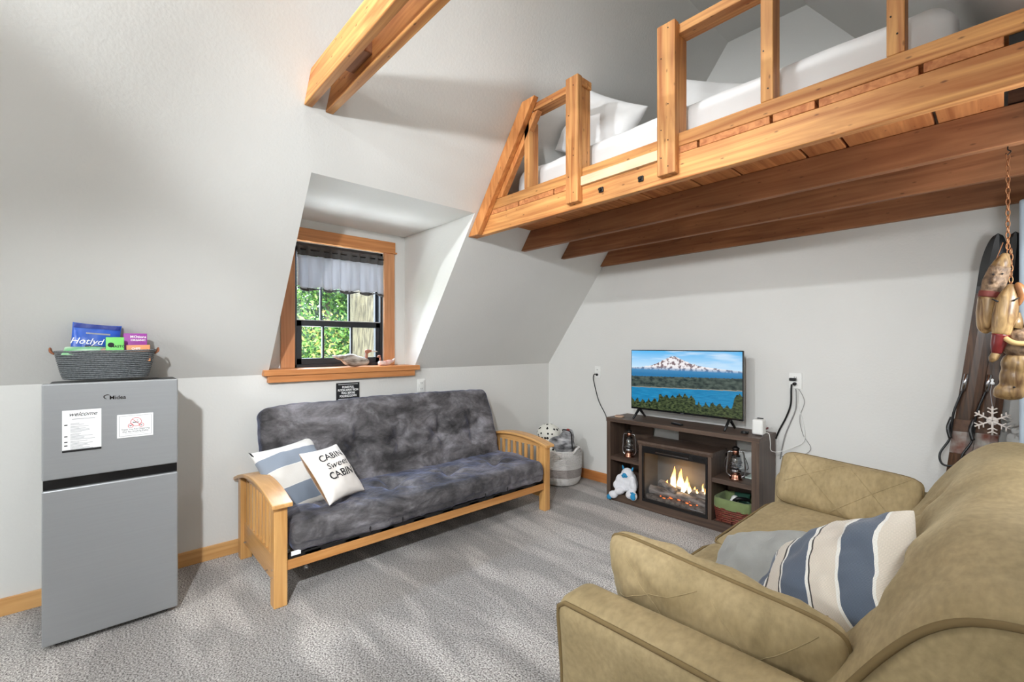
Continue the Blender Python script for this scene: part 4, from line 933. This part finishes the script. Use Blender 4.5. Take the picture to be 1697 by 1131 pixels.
# ------------------------------------------------------------------ loveseat
LS = thing('loveseat', 'tan suede loveseat facing the futon', 'sofa', (3.1, -1.65, 0))
def soft(P, D): return .006*nz(P, 4, 1)+.003*nz(P, 13, 2)
P, F_ = rb(1.0, 1.82, .27, .03, (8, 14, 3), soft); meshobj('base', P+np.array([3.13, -1.65, .185]), F_, MTAN, LS, True)
for x in (2.68, 3.55):
    for y in (-2.6, -.7): MB().lathe([(.001, 0), (.02, 0), (.03, .055), (.001, .055)], (x, y, 0), 12).build('leg', MJOIST, LS)
def dcush(P, D):
    up = np.clip(D[:, 2], 0, 1); return .030*up*np.cos(np.clip(P[:, 0]/.36, -1, 1)*PI/2)*np.cos(np.clip(P[:, 1]/.46, -1, 1)*PI/2)+.007*nz(P, 5, 8)
for y0, y1 in ((-2.545, -1.60), (-1.59, -.745)):
    P, F_ = rb(.72, y1-y0, .16, .06, (18, 22, 4), dcush); c = np.array([2.925, (y0+y1)/2, .385])
    o = meshobj('seat_cushion', P+c, F_, MTAN, LS, True)
    e = [(x, y, .435) for x, y in ((3.2, y0+.005), (2.62, y0+.005), (2.575, y0+.03), (2.562, y0+.07), (2.562, y1-.07), (2.575, y1-.03), (2.62, y1-.005), (3.2, y1-.005))]
    MB().tube(e, .006, 6).build('piping', MPIPE, o, True)
def sofa_arm(yc, s):
    def da(P, D):
        o = .006*nz(P, 4, 3)+.010*np.clip(-D[:, 1]*s, 0, 1)*0
        return o
    P, F_ = rb(.94, .19, .60, .06, (24, 4, 16), da)
    # the arm flares slightly at its top
    P[:, 1] += s*.025*np.clip((P[:, 2]-.05)/.25, 0, 1)
    P[:, 2] += .018*np.cos(P[:, 0]*2.2)*np.clip(P[:, 2]/.3, 0, 1)
    o = meshobj('arm', P+np.array([3.04, yc, .315]), F_, MTAN, LS, True)
    fl = lambda z: .025*min(1, max(0, (z-.365)/.25)); k = .0165
    f = [(2.57+k, yc+s*(.095-k+fl(z)), z) for z in np.linspace(.08, .55, 12)]
    tp = [(2.57+k+.004, yc+s*(.095-k+.022), .588)]+[(x, yc+s*(.095-k+.025), .615+.018*math.cos((x-3.04)*2.2)-k) for x in np.linspace(2.62, 3.46, 20)]
    MB().tube(f+tp, .0075, 6).build('piping', MPIPE, o, True)
sofa_arm(-2.655, -1); sofa_arm(-.645, 1)
# puffy back: closed profile swept along y
prof = [(3.20, .40), (3.205, .50), (3.245, .60), (3.312, .715), (3.378, .82), (3.442, .90), (3.51, .948), (3.60, .967), (3.69, .945), (3.745, .88), (3.765, .78), (3.76, .55), (3.75, .25), (3.74, .08), (3.45, .08), (3.28, .20)]
pp = [(p.x, p.z) for p in spline([(a, 0, c) for a, c in prof]+[(prof[0][0], 0, prof[0][1])], 4)][:-1]
yb = np.concatenate([[-2.662, -2.655, -2.64, -2.61, -2.57], np.linspace(-2.53, -.74, 60), [-.70, -.66, -.63, -.615, -.608]])
cx_, cz_ = 3.5, .55; V = []; n = len(pp)
for y in yb:
    e = min(1, max(0, (y+2.662)/.12)); e2 = min(1, max(0, (-.608-y)/.12)); sc = .86+.14*math.sqrt(max(0, 1-(1-min(e, e2))**2))
    for x, z in pp:
        q = Vector((cx_+(x-cx_)*sc, y, cz_+(z-cz_)*sc))
        if z > .45 and x < 3.72:
            k = .018*mnoise.noise((q.x*3, y*2.4, q.z*4))+.010*mnoise.noise((q.x*9, y*3, q.z*9))+.016*math.cos((y+2.15)*PI/.95*2)*.5
            for ty, tz in ((-2.18, .735), (-1.25, .74)):
                d2 = ((y-ty)/.09)**2+((q.z-tz)/.06)**2; k -= .045*math.exp(-d2); k -= .018*math.exp(-((y-ty)/.22)**2-((q.z-tz)/.02)**2)
            q += Vector((-.75, 0, .66))*k
        V.append(q)
F_ = [(i*n+k, (i+1)*n+k, (i+1)*n+(k+1) % n, i*n+(k+1) % n) for i in range(len(yb)-1) for k in range(n)]+[tuple(range(n)), tuple((len(yb)-1)*n+k for k in range(n))[::-1]]
o = meshobj('back', V, F_, MTAN, LS, True)
arc = [(cx_+(x-cx_)*.90, -2.655, cz_+(z-cz_)*.90) for x, z in pp if z > .42]
MB().tube(arc[:int(len(arc))], .008, 6).build('piping', MPIPE, o, True)
def arm_pillow(label, c, xd, yd, seed, W_, H_):
    t = thing('arm_pillow', label, 'pillow', c, group='tan pillows of the loveseat')
    M_ = frame_mw(c, xd, yd)
    o, f = pillow('cushion', MTAN, t, M_, W_, H_, .20, pin=.02, wr=.018, seed=seed, n=40, pw=.34, rc=.10)
    MB().tube(pillow_edge(f, 24), .006, 6, closed=True).build('piping', MPIPE, t, True, mw=M_)
    # sewn seams crossing the face
    for (u0, v0, u1, v1) in ((-.8, .9, .1, -.9), (-.1, -.9, .85, .9), (-.85, -.2, .0, .85), (.1, .8, .8, -.7)):
        for sg in (1, -1):
            pts = [Vector(f(u0+(u1-u0)*q, v0+(v1-v0)*q, sg))+Vector((0, 0, sg*.0012)) for q in np.linspace(0, 1, 16)]
            MB().tube(pts, .0016, 4).build('seam', MTAN, t, True, mw=M_)
arm_pillow('tan suede pillow leaning inside the near arm of the loveseat', (2.955, -2.475, .605), (1, -.03, -.05), (.0, -.30, .95), 1., .70, .33)
arm_pillow('tan suede pillow leaning against the far arm of the loveseat', (2.945, -.765, .602), (1, -.05, -.06), (.0, .32, .95), 5., .66, .31)
# striped and grey pillows
t = thing('striped_pillow', 'cream pillow with denim-blue herringbone stripes on the loveseat', 'pillow', (3.15, -2.1, .5))
den = (92, 104, 122); cr = (232, 222, 208); wh = (248, 246, 240); dk = (60, 56, 52)
bands = [(-.30, den), (-.140, wh), (-.131, dk), (-.125, cr), (-.056, dk), (-.050, wh), (-.041, den), (.050, wh), (.059, dk), (.065, cr), (.140, wh), (.149, den), (.226, wh), (.235, cr), (.30, cr)]
M_ = frame_mw((3.165, -2.085, .635), (.768, -.175, .616), (-.057, .939, .339))
o, f = pillow('cushion', stripes('denim_stripes', bands, 0, 110), t, M_, .53, .50, .25, seed=9, wr=.02, n=44, pin=.07)
o, f = pillow('grey_pillow', MGREYC, None, frame_mw((2.895, -1.885, .515), (.906, -.089, .414), (-.143, .855, .498)), .40, .35, .22, seed=14, wr=.03, rc=.10)
tag(o, 'plain grey linen pillow lying behind the striped pillow on the loveseat', 'pillow')

# ------------------------------------------------------------------ valance
t = thing('window_valance', 'short ruffled valance, dark header over pale grey cloth, in the dormer window', 'curtain', (DXB, -2.35, 2.2))
def ruffle(z0, z1, amp0, amp1, m, name, off=0., seed=0):
    n = 150; r = 10; V = []
    for j in range(r+1):
        f = j/r; z = z0+(z1-z0)*f; amp = amp0+(amp1-amp0)*f
        for i in range(n+1):
            u = i/n; y = WY0+.012+(WY1-WY0-.024)*u
            ph = u*2*PI*9+2.2*mnoise.noise((u*5, seed, 0)); x = DXB+.012+off+amp*math.sin(ph)+amp*.5*mnoise.noise((u*30, f*2, seed))
            V.append((x, y+amp*.4*math.cos(ph), z+(.012*math.sin(ph*.5+1)*f if z1 < 2.0 else 0)))
    o = meshobj(name, V, [(j*(n+1)+i, j*(n+1)+i+1, (j+1)*(n+1)+i+1, (j+1)*(n+1)+i) for j in range(r) for i in range(n)], m, t, True)
    s = o.modifiers.new('solid', 'SOLIDIFY'); s.thickness = .0015
MVAL, N, L, bs = nodes_of('pale_voile'); tr_ = N.new('ShaderNodeBsdfTranslucent'); tr_.inputs[0].default_value = lin(226, 226, 230); mxs = N.new('ShaderNodeMixShader'); mxs.inputs[0].default_value = .2
bs.inputs['Base Color'].default_value = lin(186, 186, 190); bs.inputs['Roughness'].default_value = .9
L.new(bs.outputs[0], mxs.inputs[1]); L.new(tr_.outputs[0], mxs.inputs[2]); L.new(mxs.outputs[0], N['Material Output'].inputs[0])
MVD = mat('charcoal_voile', (82, 80, 80), .9, var=.1, vscale=30)
ruffle(2.195, 2.118, .008, .010, MVD, 'header', .002, 1)
ruffle(2.118, 1.866, .010, .018, MVAL, 'ruffle', .0, 1)
ruffle(1.866, 1.848, .018, .019, MVD, 'hem', .0, 1)
MB().tube([(DXB+.012, WY0+.004, 2.165), (DXB+.012, WY1-.004, 2.165)], .006, 10).build('rod', MBLACK, t, True)
# ------------------------------------------------------------------ duck figures on the stool
t = thing('carved_duck', 'large carved wooden duck with raised head on the window stool', 'figurine', (-.03, -2.28, 1.24))
MDW = wood('duck_wood', (92, 72, 56), (236, 226, 214), 'y', cross=34, along=6, rough=.35, vary=.1, coat=.3)
MHEAD = mat('red_brown_wood', (164, 106, 84), .4, var=.12, vscale=20)
blob('body', [((-.02, -2.30, 1.287), (.045, .095, .044)), ((-.02, -2.335, 1.305), (.042, .075, .042)), ((-.02, -2.40, 1.318), (.028, .05, .022)), ((-.02, -2.22, 1.280), (.036, .05, .034)), ((-.02, -2.29, 1.258), (.03, .07, .018))], MDW, t, .007)
blob('head', [((-.02, -2.195, 1.325), (.013, .013, .035)), ((-.02, -2.185, 1.365), (.017, .026, .018)), ((-.02, -2.165, 1.368), (.012, .022, .011))], MHEAD, t, .005)
MB().tube([(-.02, -2.15, 1.367), (-.02, -2.12, 1.364), (-.02, -2.095, 1.360)], [.008, .005, .002], 8).build('bill', mat('horn', (214, 206, 196), .4), t, True)
MB().tube([(-.02, -2.44, 1.322), (-.02, -2.475, 1.330)], [.014, .006], 8).build('tail', mat('horn_tail', (196, 186, 180), .5), t, True)
t = thing('carved_duckling', 'small carved wooden duck facing the larger one on the window stool', 'figurine', (-.02, -2.03, 1.24))
blob('body', [((-.02, -2.03, 1.262), (.028, .055, .022)), ((-.02, -1.985, 1.275), (.020, .04, .016)), ((-.02, -2.07, 1.262), (.024, .022, .024))], mat('duckling_wood', (196, 120, 96), .4, c2=(238, 226, 220), vscale=22), t, .005)
blob('head', [((-.02, -2.072, 1.295), (.009, .009, .026)), ((-.02, -2.082, 1.322), (.011, .016, .011)), ((-.02, -2.094, 1.316), (.007, .010, .006))], MHEAD, t, .004)
MB().tube([(-.02, -1.955, 1.285), (-.02, -1.935, 1.302)], [.010, .004], 8).build('tail', mat('pale_tail', (236, 230, 226), .5), t, True)

# ------------------------------------------------------------------ skis and carvings on the right of the far wall
MSKI = wood('aged_ski', (40, 28, 22), (100, 68, 46), 'z', cross=40, along=3, rough=.3, vary=.3, coat=.4)
MTIPB = mat('ski_black', (26, 26, 28), .3, coat=.3)
MPLATE = mat('worn_metal', (176, 178, 172), .45, .5, c2=(120, 70, 56), vscale=14)
def ski(label, x0, x1, y, w0, w1):
    t = thing('wooden_ski', label, 'ski', (x0, y, .02), group='old wooden skis')
    n = 40; V = []; z0, z1 = .02, 2.04
    def cen(f): return x0+(x1-x0)*f, z0+(z1-z0)*f
    def wid(f): return (w0*(1-f)+w1*f)*(1 if f < .9 else math.sqrt(max(0, 1-((f-.9)/.1)**2))*.98+.02)
    def body(f0, f1, nn, th, m, name, grow=0.):
        V = []
        for i in range(nn+1):
            f = f0+(f1-f0)*i/nn; cx, z = cen(f); w = wid(f)/2+grow; yy = y-.05*max(0, f-.86)/.14
            V += [(cx-w, yy-th/2, z), (cx-w*.3, yy-th/2-.008, z), (cx+w*.3, yy-th/2-.008, z), (cx+w, yy-th/2, z), (cx+w, yy+th/2, z), (cx-w, yy+th/2, z)]
        F_ = [tuple(range(6)), tuple(nn*6+k for k in range(6))[::-1]]+[(6*i+k, 6*i+6+k, 6*i+6+(k+1) % 6, 6*i+(k+1) % 6) for i in range(nn) for k in range(6)]
        return meshobj(name, V, F_, m, t, bevel=.002)
    body(0, .84, 30, .016, MSKI, 'body'); body(.84, 1, 24, .018, MTIPB, 'tip')
    f = .41; body(.375, .44, 3, .020, MPLATE, 'metal_plate', .001); body(.44, .475, 3, .024, mat('worn_leather', (92, 66, 50), .6, var=.3, vscale=30), 'toe_piece', .004)
    cx, z = cen(.44)
    MB().tube(spline([(cx-.05, y-.02, z+.08), (cx-.065, y-.04, z+.02), (cx-.055, y-.05, z-.04)], 6), .010, 8).build('toe_clamp', MTIPB, t, True)
    MB().tube(spline([(cx+.0, y-.02, z+.26), (cx-.04, y-.035, z+.12), (cx-.05, y-.035, z+.03), (cx-.06, y-.03, z-.05), (cx-.10, y-.05, z-.14), (cx-.085, y-.06, z-.20), (cx-.02, y-.06, z-.19), (cx+.04, y-.04, z-.13)], 8), .006, 7).build('cable', MBLACK, t, True)
    MB().tube([(cx-.003, y-.024, z+.24), (cx+.012, y-.024, z+.34)], .011, 8).build('spring', MCHROME, t, True)
ski('old wooden ski, the left of the pair leaning on the far wall', 3.285, 3.530, -.085, .085, .105)
ski('old wooden ski, the right of the pair leaning on the far wall', 3.400, 3.595, -.075, .085, .10)
# snowflake ornament
t = thing('snowflake_ornament', 'white wooden snowflake ornament hanging in front of the skis', 'ornament', (3.508, -.16, .99))
c = Vector((3.508, -.165, .995)); b = MB()
for k in range(6):
    a = PI/2+k*PI/3; d = Vector((math.cos(a), 0, math.sin(a)))
    b.tube([c, c+d*.080], .0045, 6)
    for r in (.04, .06):
        for s in (-1, 1):
            e = Vector((math.cos(a+s*PI/3), 0, math.sin(a+s*PI/3))); b.tube([c+d*r, c+d*r+e*.022], .0035, 5)
b.lathe([(.0005, -.003), (.024, -.003), (.024, .003), (.0005, .003)], (0, 0, 0), 12)
for i in range(len(b.V)-48, len(b.V)): x, y, z = b.V[i]; b.V[i] = (c.x+x, c.y+z, c.z+y)
b.build('star', mat('whitewashed_wood', (232, 222, 214), .7), t, True)
MB().tube([(c.x, c.y, c.z+.08), (c.x-.008, c.y, c.z+.16), (c.x, c.y+.01, c.z+.22)], .0015, 5).build('string', MINKG, t)
MB().lathe([(.0005, 0), (.009, .004), (.009, .012), (.004, .02), (.006, .03), (.0005, .036)], (c.x, c.y, c.z+.20), 12).build('bead', MPAPER, t, True)
# chain with carvings hanging from the first joist
CY = -1.14
t = thing('hanging_chain', 'copper-coloured chain hanging from the first loft joist', 'chain', (3.562, CY, 2.19))
MCH = mat('copper_chain', (176, 122, 84), .35, .8)
b = MB().tube(spline([(3.562, CY, 2.218), (3.562, CY, 2.205), (3.570, CY, 2.196), (3.562, CY, 2.186), (3.556, CY, 2.192)], 5), .0022, 6); b.build('hook', MDMETAL, t, True)
b0 = [(.006*math.cos(a), 0, .014*math.sin(a)) for a in np.linspace(0, 2*PI, 14, endpoint=False)]
z = 2.176; i = 0; base = None
while z > 1.60:
    Mx = Matrix.Translation((3.562+(.0 if z > 1.8 else .008), CY, z)) @ Matrix.Rotation(PI/2*(i % 2)+.4, 4, 'Z')
    if base is None: base = MB().tube(b0, .0018, 6, closed=True).build('link', MCH, t, True, mw=Mx)
    else:
        q = base.copy(); COL.objects.link(q); q.matrix_parent_inverse = base.matrix_parent_inverse.copy(); q.matrix_basis = Mx
    z -= .0225; i += 1
MCW = wood('carved_pale_wood', (104, 72, 44), (212, 176, 122), 'z', cross=44, along=7, rough=.3, vary=.35, coat=.3)
MBARK = mat('dark_bark', (70, 52, 42), .6, c2=(170, 140, 110), vscale=40, bump=.6, bscale=80)
MREDP = mat('red_paint', (116, 30, 30), .3, coat=.3)
t = thing('carved_figure', 'carved wooden figure with bark band and red collar hanging on the chain', 'carving', (3.525, CY-.03, 1.60))
def taper(name, pts, radii, m, n=14): return MB().tube(spline(pts, 5), list(np.interp(np.linspace(0, 1, (len(pts)-1)*5+1), np.linspace(0, 1, len(radii)), radii)), n).build(name, m, t, True)
cy = CY-.03
taper('crown', [(3.556, cy, 1.785), (3.548, cy, 1.755), (3.540, cy, 1.73)], [.008, .024, .030], MCW)
taper('bark_band', [(3.541, cy, 1.732), (3.527, cy, 1.68), (3.516, cy, 1.63)], [.031, .036, .034], MBARK)
taper('red_collar', [(3.516, cy, 1.635), (3.511, cy, 1.612)], [.0355, .035], mat('red_brown_bark', (120, 52, 44), .5))
taper('lower_body', [(3.511, cy, 1.613), (3.505, cy, 1.55), (3.502, cy, 1.49), (3.512, cy, 1.47)], [.033, .033, .026, .008], MCW)
b = MB()
for sx in (-.012, .012): b.lathe([(.0005, -.004), (.005, 0), (.0005, .004)], (3.535+sx, cy-.036, 1.70), 8)
b.build('eyes', MINK, t, True)
MB().tube(spline([(3.528, cy-.034, 1.70), (3.524, cy-.044, 1.68), (3.520, cy-.036, 1.665)], 4), [.004, .005, .006, .008, .009, .009, .008, .006, .003], 8).build('nose', MBARK, t, True)
for s in (-.025, .02): MB().tube([(3.556+s*.3, cy+.01, 1.83), (3.546+s*.6, cy, 1.765)], .0015, 5).build('wire', MCH, t)
t = thing('carved_fish', 'pale carved wooden fish with red tail hanging head up on the chain', 'carving', (3.56, CY-.06, 1.45))
cy = CY-.075
taper('body', [(3.572, cy, 1.655), (3.562, cy, 1.60), (3.553, cy, 1.53), (3.543, cy, 1.46)], [.010, .032, .036, .026], MCW)
taper('red_band', [(3.543, cy, 1.461), (3.536, cy, 1.42), (3.531, cy, 1.385)], [.0262, .022, .014], MREDP)
taper('tail', [(3.531, cy, 1.386), (3.522, cy, 1.365), (3.516, cy, 1.35)], [.014, .014, .005], MCW)
for s in (-1, 1): MB().tube([(3.555+s*.02, cy-.034, 1.588), (3.555+s*.036, cy-.024, 1.60)], [.0035, .002], 6).build('gill_mark', MINK, t, True)
MB().tube(spline([(3.585, cy-.01, 1.66), (3.597, cy-.01, 1.62), (3.590, cy-.01, 1.57)], 5), [.004, .009, .012, .014, .014, .014, .012, .010, .008, .006, .002], 8).build('fin', mat('amber_wood', (150, 98, 56), .35, var=.3, vscale=30), t, True)
t = thing('carved_block', 'chunky pale wood carving with dark bark band at the right of the skis', 'carving', (3.59, CY-.06, 1.2))
cy = CY-.05
blob('pale_block', [((3.590, cy, 1.345), (.050, .04, .05)), ((3.578, cy, 1.29), (.042, .036, .06)), ((3.566, cy, 1.235), (.046, .036, .035)), ((3.545, cy, 1.222), (.026, .03, .018)), ((3.582, cy, 1.222), (.026, .03, .018))], MCW, t, .007)
blob('bark_band', [((3.596, cy, 1.405), (.052, .043, .040)), ((3.60, cy, 1.45), (.046, .040, .042))], MBARK, t, .007)
MB().tube(spline([(3.552, cy-.036, 1.448), (3.575, cy-.052, 1.428), (3.605, cy-.052, 1.424), (3.635, cy-.04, 1.434)], 6), [.003]+[.010]*17+[.003], 8).build('pale_crescent', mat('pale_cut', (214, 180, 124), .35), t, True)
MB().tube([(3.578, cy-.01, 1.485), (3.585, cy-.01, 1.515), (3.592, cy-.01, 1.545)], [.028, .018, .003], 8).build('pointed_tip', MCW, t, True)
MB().tube([(3.625, cy-.01, 1.485), (3.632, cy-.01, 1.515), (3.64, cy-.01, 1.535)], [.024, .016, .003], 8).build('pointed_tip', MCW, t, True)
b = MB().lathe([(.0005, -.004), (.005, 0), (.0005, .004)], (3.578, cy-.036, 1.255), 8); b.build('knot', MINK, t, True)
# tall blue board at the right edge of the view
t = thing('blue_board', 'tall navy blue board with pale rim standing at the right edge', 'board', (3.75, -.30, 0))
P, F_ = rb(.26, .03, 2.17, .014, (3, 1, 8)); meshobj('rim', P+np.array([3.735, -.30, 1.09]), F_, mat('pale_blue_rim', (186, 200, 214), .5), t, True)
P, F_ = rb(.232, .034, 2.10, .014, (3, 1, 8)); meshobj('face', P+np.array([3.737, -.301, 1.09]), F_, mat('navy_board', (30, 52, 92), .4), t, True)

# ------------------------------------------------------------------ outside the window
MBK = mat('tree_bark', (50, 44, 34), .9, c2=(112, 104, 82), vscale=9, stretch=(6, 6, .7), bump=1., bscale=14, detail=8)
t = thing('tree_trunk', 'thick tree trunk with furrowed bark outside the window', 'tree', (-3.0, -.82, -1))
n = 60; P_ = []; V = []; F_ = []
for j in range(50):
    z = -1+7*j/49
    for k in range(n):
        a = 2*PI*k/n; r = .235*(1+.09*mnoise.noise((math.cos(a)*5, math.sin(a)*5, z*.5))+.05*mnoise.noise((math.cos(a)*14, math.sin(a)*14, z*1.1))); V.append((-3.0+r*math.cos(a), -.82+r*math.sin(a), z))
F_ = [(j*n+k, j*n+(k+1) % n, (j+1)*n+(k+1) % n, (j+1)*n+k) for j in range(49) for k in range(n)]
meshobj('bark', V, F_, MBK, t, True)
def leaves(name, label, c, rad, count, size, cols, seed):
    t = thing(name, label, 'tree', (c[0], c[1], -1), group='trees outside the window')
    R = np.random.default_rng(seed); V = []; F_ = []; C = []
    cl = R.normal(0, .5, (26, 3))*np.array(rad)
    for i in range(count):
        q = cl[R.integers(0, 26)]+R.normal(0, .16, 3)*np.array(rad)
        p = np.array(c)+q; d = R.normal(0, 1, 3); d /= np.linalg.norm(d); e = np.cross(d, R.normal(0, 1, 3)); e /= np.linalg.norm(e); s = size*R.uniform(.6, 1.3)
        k = len(V); V += [tuple(p-d*s), tuple(p+e*s*.42), tuple(p+d*s), tuple(p-e*s*.42)]; F_.append((k, k+1, k+2, k+3))
        cc = np.array(lin(*cols[R.integers(0, len(cols))])); C += [cc]*4
    m, N, L, bs = nodes_of(name+'_leaf'); a = N.new('ShaderNodeVertexColor'); a.layer_name = 'Col'; L.new(a.outputs[0], bs.inputs['Base Color']); bs.inputs['Roughness'].default_value = .6
    tr = N.new('ShaderNodeBsdfTranslucent'); L.new(a.outputs[0], tr.inputs[0]); mx = N.new('ShaderNodeMixShader'); mx.inputs[0].default_value = .4
    L.new(bs.outputs[0], mx.inputs[1]); L.new(tr.outputs[0], mx.inputs[2]); L.new(mx.outputs[0], N['Material Output'].inputs[0])
    o = meshobj('foliage', V, F_, m, t); o['kind'] = 'stuff'
    at = o.data.color_attributes.new('Col', 'FLOAT_COLOR', 'POINT'); at.data.foreach_set('color', np.array(C, dtype=np.float32).ravel())
    MB().tube([(c[0], c[1], -1), (c[0], c[1], c[2]-.2)], .06, 8).build('stem', MBK, t, True)
G1 = [(66, 112, 44), (104, 146, 62), (40, 78, 38), (134, 164, 84), (28, 56, 30)]
leaves('leafy_tree', 'bright leafy tree outside the lower left panes', (-5.2, -.55, 1.5), (1.0, 1.0, .8), 7000, .05, G1+[(170, 160, 90)], 1)
leaves('leafy_tree', 'leafy tree outside the upper left panes', (-6.2, -.2, 2.7), (1.0, 1.2, .8), 7000, .05, G1, 2)
leaves('evergreen_tree', 'dark green tree filling the background outside', (-8.8, .9, 1.9), (1.0, 2.6, 2.4), 9000, .10, [(26, 48, 30), (44, 76, 40), (66, 100, 56), (34, 62, 46), (86, 116, 68)], 3)
tag(meshobj('ground_outside', [(-40, -40, -1), (-.4, -40, -1), (-.4, 40, -1), (-40, 40, -1)], [(0, 1, 2, 3)], mat('grass', (86, 116, 58), .95, var=.3, vscale=3)), kind='structure')
